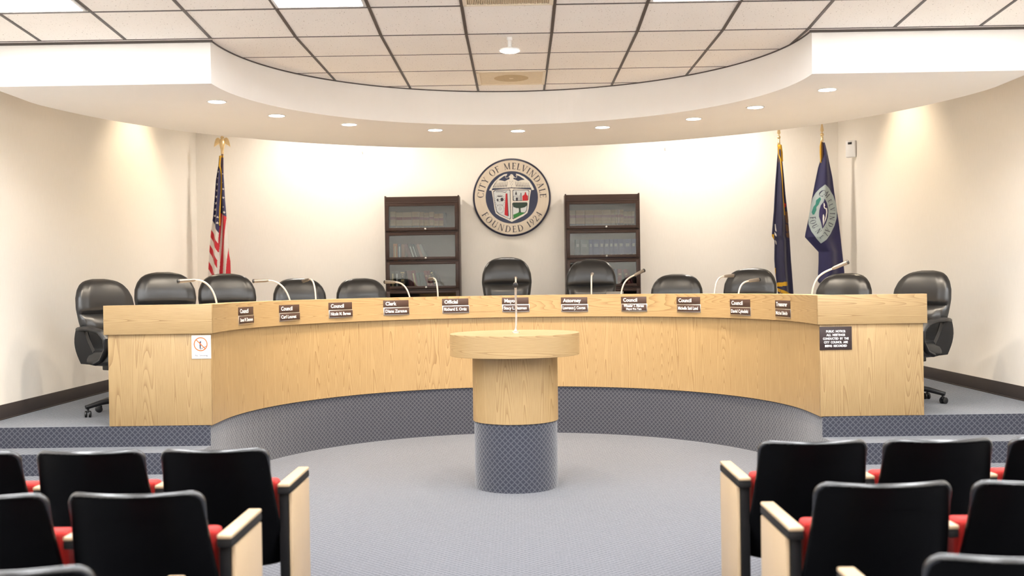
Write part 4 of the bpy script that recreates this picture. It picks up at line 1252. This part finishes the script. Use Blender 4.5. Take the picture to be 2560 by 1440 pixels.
pole(t, vz(160)); spear(t, vz(150))

# city flag
t = thing('flag_on_pole', 'navy city flag with pale oval seal in the right back corner', 'flag', (3.902, 13.3, DZ), 0, 'flags on poles by the back wall')
kc = .00512 / 3.2
mvl = [(150, 563), (250, 560), (350, 530), (470, 505), (600, 480), (750, 455), (870, 430), (900, 426), (960, 480), (1020, 535), (1100, 535), (1250, 529), (1265, 540), (1280, 562)]
mvr = [(150, 584), (210, 600), (310, 620), (430, 645), (550, 660), (680, 680), (780, 695), (900, 710), (1080, 730), (1190, 742), (1215, 690), (1245, 630), (1280, 565)]
mvf = Cloth([(y, x - .0148 * y) for y, x in mvl], [(y, x - .0148 * y) for y, x in mvr], kc, 561, 0, .085, 1.0, 2.6, -.005)
def wz(Y): return 3.312 - (Y - 134) / 3.2 * .00512 - DZ
rz_ = wz(0)
cd_ = []
def fc(pl): return [(x * .4667 + 352 - .0148 * (y * .4667 + 384), y * .4667 + 384) for x, y in pl]
def dec(nm, pls, m, off):
    for pl in pls: cd_.append((m, fc(pl), off))
dec('seal_patch', [[(470, 220), (560, 290), (640, 400), (688, 540), (704, 680), (698, 790), (660, 920), (580, 1060), (500, 1150), (405, 1220), (330, 1130), (260, 1010), (217, 880), (219, 780), (252, 600), (288, 440), (340, 350), (400, 280)]], 1, .003)
dec('inner_oval', [[(455, 460), (500, 540), (530, 660), (520, 770), (480, 880), (420, 975), (400, 870), (372, 760), (378, 660), (400, 570), (445, 510)]], 2, .005)
dec('white_emblem', [[(440, 530), (452, 540), (464, 580), (452, 600), (468, 632), (476, 628), (474, 640), (450, 630), (440, 600)], [(472, 625), (500, 622), (506, 700), (485, 800), (428, 932), (450, 860), (474, 760), (484, 690)], [(428, 735), (440, 725), (452, 770), (446, 830), (430, 920), (424, 800)]], 3, .007)
dec('wreath', [[(395, 430), (405, 470), (370, 560), (340, 600), (340, 650), (310, 720), (285, 725), (270, 680), (300, 590), (330, 550), (340, 480)]], 4, .005)
for ch, cx, cy, ang, hh, kx in (('C', 428, 365, 40, 96, .95), ('M', 508, 390, 52, 88, .85), ('E', 566, 500, 63, 78, .85), ('L', 588, 570, 70, 78, .8), ('V', 618, 640, 80, 84, .8), ('I', 618, 712, 90, 90, .8), ('N', 608, 790, 98, 88, .85), ('D', 578, 905, 108, 86, .85),
                                 ('A', 522, 1000, 122, 84, .85), ('L', 480, 1070, 135, 76, .8), ('F', 285, 785, 86, 74, .9), ('O', 285, 850, 72, 74, .8), ('U', 312, 925, 60, 74, .8), ('N', 362, 1010, 52, 74, .8), ('E', 410, 1110, 45, 60, .8)):
    wd, polys = GL[ch]; a = R(ang); rx, ry = math.cos(a), math.sin(a); ux, uy = math.sin(a), -math.cos(a)
    for pl in polys:
        cd_.append((5, fc([(cx + rx * (px - wd / 2) * hh * kx * 1.12 + ux * (py - .5) * hh * 1.15, cy + ry * (px - wd / 2) * hh * kx * 1.12 + uy * (py - .5) * hh * 1.15) for px, py in pl]), .006))
o = mvf.sheet(t, lambda X, Y: 0, [M_FLAGNAVY, M_PALEBLUE, M_VIOLET, M_LETTER, M_TEAL, M_FLAGDARK], 60, 220, decals=cd_); o.location = (0, 0, rz_)
b = MB(); b.tube([(-.02, -.02, wz(140)), (-.028, -.025, wz(180)), (-.026, -.02, wz(230)), (-.022, -.005, wz(310))], [.006, .011, .013, .006], 8); b.build('cord', M_GOLD, t)
pole(t, wz(145)); spear(t, wz(130))

# ------------------------------------------------------------------ small things on the walls
t = thing('wall_sensor', 'white motion sensor box high on the right wall near the corner', 'sensor', (WX, 13.28, 3.20))
M = Matrix.Translation((-.058, 0, 0)) @ Matrix.Rotation(R(-38), 4, 'Z')
b = MB(); b.box((0, 0, 0), (.125, .055, .215), M); b.build('housing', M_WHITE, t, bevel=.012, seg=3)
b = MB(); b.box((-.005, -.028, .072), (.05, .012, .03), M); b.build('lens', M_PLASTIC, t, bevel=.004)
b = MB(); b.box((-.012, 0, 0), (.024, .05, .12)); b.build('bracket', M_WHITE, t, bevel=.003)
for x, z, sd in ((-2.073, 3.336, 'left'), (1.997, 3.326, 'right')):
    t = thing('wall_hook', 'tiny metal hook on the bare back wall above the %s bookcase side' % sd, 'hook', (x, YB, z))
    b = MB(); b.tube([(0, 0, .02), (0, -.012, .02), (0, -.016, .0), (.004, -.012, -.015), (.008, -.006, -.018)], .0035, 8); b.build('hook', M_CHROME, t)


# ------------------------------------------------------------------ audience seats
def seat(lab, x, y, sg, aisle):
    """sg = +1: aisle on the seat's +x side"""
    t = thing('auditorium_seat', lab, 'seat', (x, y, 0), 0, 'black auditorium seats with red cushions')
    zt, zb = .838, .27
    def shell(f, off, inset=0.0, nz=34, nx=16):
        rows = []
        for i in range(nz + 1):
            v = .5 - .5 * math.cos(PI * i / nz); z = zb + inset + (zt - zb - 2 * inset) * v; h = (z - zb) / (zt - zb)
            wd = .276 - .041 * h - inset
            rc = .035
            dz = max(0, rc - (zt - inset - z)); wd -= rc - math.sqrt(max(0, rc * rc - dz * dz))
            db = max(0, .06 - (z - zb - inset)); wd -= .06 - math.sqrt(max(0, .0036 - db * db))
            row = []
            for j in range(nx + 1):
                c = -1 + 2 * j / nx; xx = wd * c
                row.append((xx, off + .20 * (1 - h) - .03 * math.sin(h * PI) + .082 * (xx / .25) ** 2 - .075 + f, z))
            rows.append(row)
        return rows
    A = shell(0, 0); B = shell(.03, 0)
    b = MB(); b.grid(A); b.grid([list(reversed(r)) for r in B])
    loopA = A[0] + [r[-1] for r in A[1:]] + list(reversed(A[-1]))[1:] + [r[0] for r in reversed(A[:-1])][:-1]
    loopB = B[0] + [r[-1] for r in B[1:]] + list(reversed(B[-1]))[1:] + [r[0] for r in reversed(B[:-1])][:-1]
    n = len(loopA)
    b.add(loopA + loopB, [(i, n + i, n + (i + 1) % n, (i + 1) % n) for i in range(n)])
    o = b.build('back_shell', M_SHELL, t)
    bm = bmesh.new(); bm.from_mesh(o.data); bmesh.ops.remove_doubles(bm, verts=bm.verts, dist=1e-5); bmesh.ops.recalc_face_normals(bm, faces=bm.faces)
    ed = [e for e in bm.edges if len(e.link_faces) == 2 and e.calc_face_angle(0) > R(50)]
    bmesh.ops.bevel(bm, geom=ed, offset=.009, segments=3, profile=.5, affect='EDGES')
    for f in bm.faces: f.smooth = True
    for e in bm.edges: e.smooth = True
    bm.to_mesh(o.data); bm.free()
    b = MB(); b.grid(shell(-.003, 0, .085)); b.build('rear_panel', M_SHELL, t)
    rim = [r[0] for r in A[10:-1]] + A[-1] + [r[-1] for r in reversed(A[10:-1])]
    b = MB(); b.tube([(p[0] * .985, p[1] + .014, p[2] - .004) for p in rim], [.003 + .010 * min(1, max(0, (p[2] - .70) / .11)) for p in rim], 10, up=(0, 1, 0)); b.build('shell_rim', M_EDGE, t)
    b = MB(); b.grid([list(reversed(r)) for r in shell(.075, 0, .055)]); b.grid(shell(.028, 0, .055)); 
    b.build('back_cushion', M_RED, t)
    b = MB(); b.add([(-.240, .16, .665), (.240, .16, .665), (.240, .26, .665), (-.240, .26, .665), (-.23, .20, .40), (.23, .20, .40), (.23, .29, .40), (-.23, .29, .40)],
                    [(0, 3, 2, 1), (4, 5, 6, 7), (0, 1, 5, 4), (1, 2, 6, 5), (2, 3, 7, 6), (3, 0, 4, 7)][::1])
    o = b.build('seat_cushion', M_RED, t)
    bm = bmesh.new(); bm.from_mesh(o.data); bmesh.ops.recalc_face_normals(bm, faces=bm.faces)
    bmesh.ops.bevel(bm, geom=bm.edges[:], offset=.02, segments=3, profile=.5, affect='EDGES'); bm.to_mesh(o.data); bm.free()
    ax = sg * (.287 if aisle else .28)
    aw = .056 if aisle else .05
    b = MB(); b.box((ax, .32, .654), (aw, .45, .016)); ar = b.build('armrest', M_MAPLE, t, bevel=.006, swap=True)
    b = MB(); b.box((ax, .32, .630), (aw + .002, .44, .032)); b.build('armrest_edge', M_RUBBER, t, bevel=.006)
    b = MB(); b.box((ax - sg * .008, .165 if aisle else .26, .32), (.042 if aisle else .034, .075, .60)); b.build('post', M_POST, t, bevel=.008)
    b = MB(); b.box((ax - sg * .008, .30, .012), (.06, .40, .024)); b.build('foot', M_POST, t, bevel=.006)
    if aisle:
        b = MB(); b.box((ax + sg * .022, .335, .335), (.016, .39, .55)); b.build('end_panel', M_MAPLE, t, bevel=.004)
    b = MB(); b.box((0, .24, .385), (.54, .05, .03)); b.build('cross_beam', M_POST, t, bevel=.004)
    return t


ROWS = [(4.65, 'far row'), (3.69, 'middle row'), (2.72, 'nearest row')]
for ri, (y, rn) in enumerate(ROWS):
    for sd, xc, sg in (('left', -1.375, 1), ('right', (1.308, 1.286, 1.30)[ri], -1)):
        for k in range((3, 2, 1)[ri]):
            pos = ('aisle seat with wood end panel', 'second from the aisle', 'third from the aisle')[k]
            seat('black auditorium seat, %s %s of the aisle, %s' % (rn, sd, pos), xc - sg * .56 * k, y, sg, k == 0)
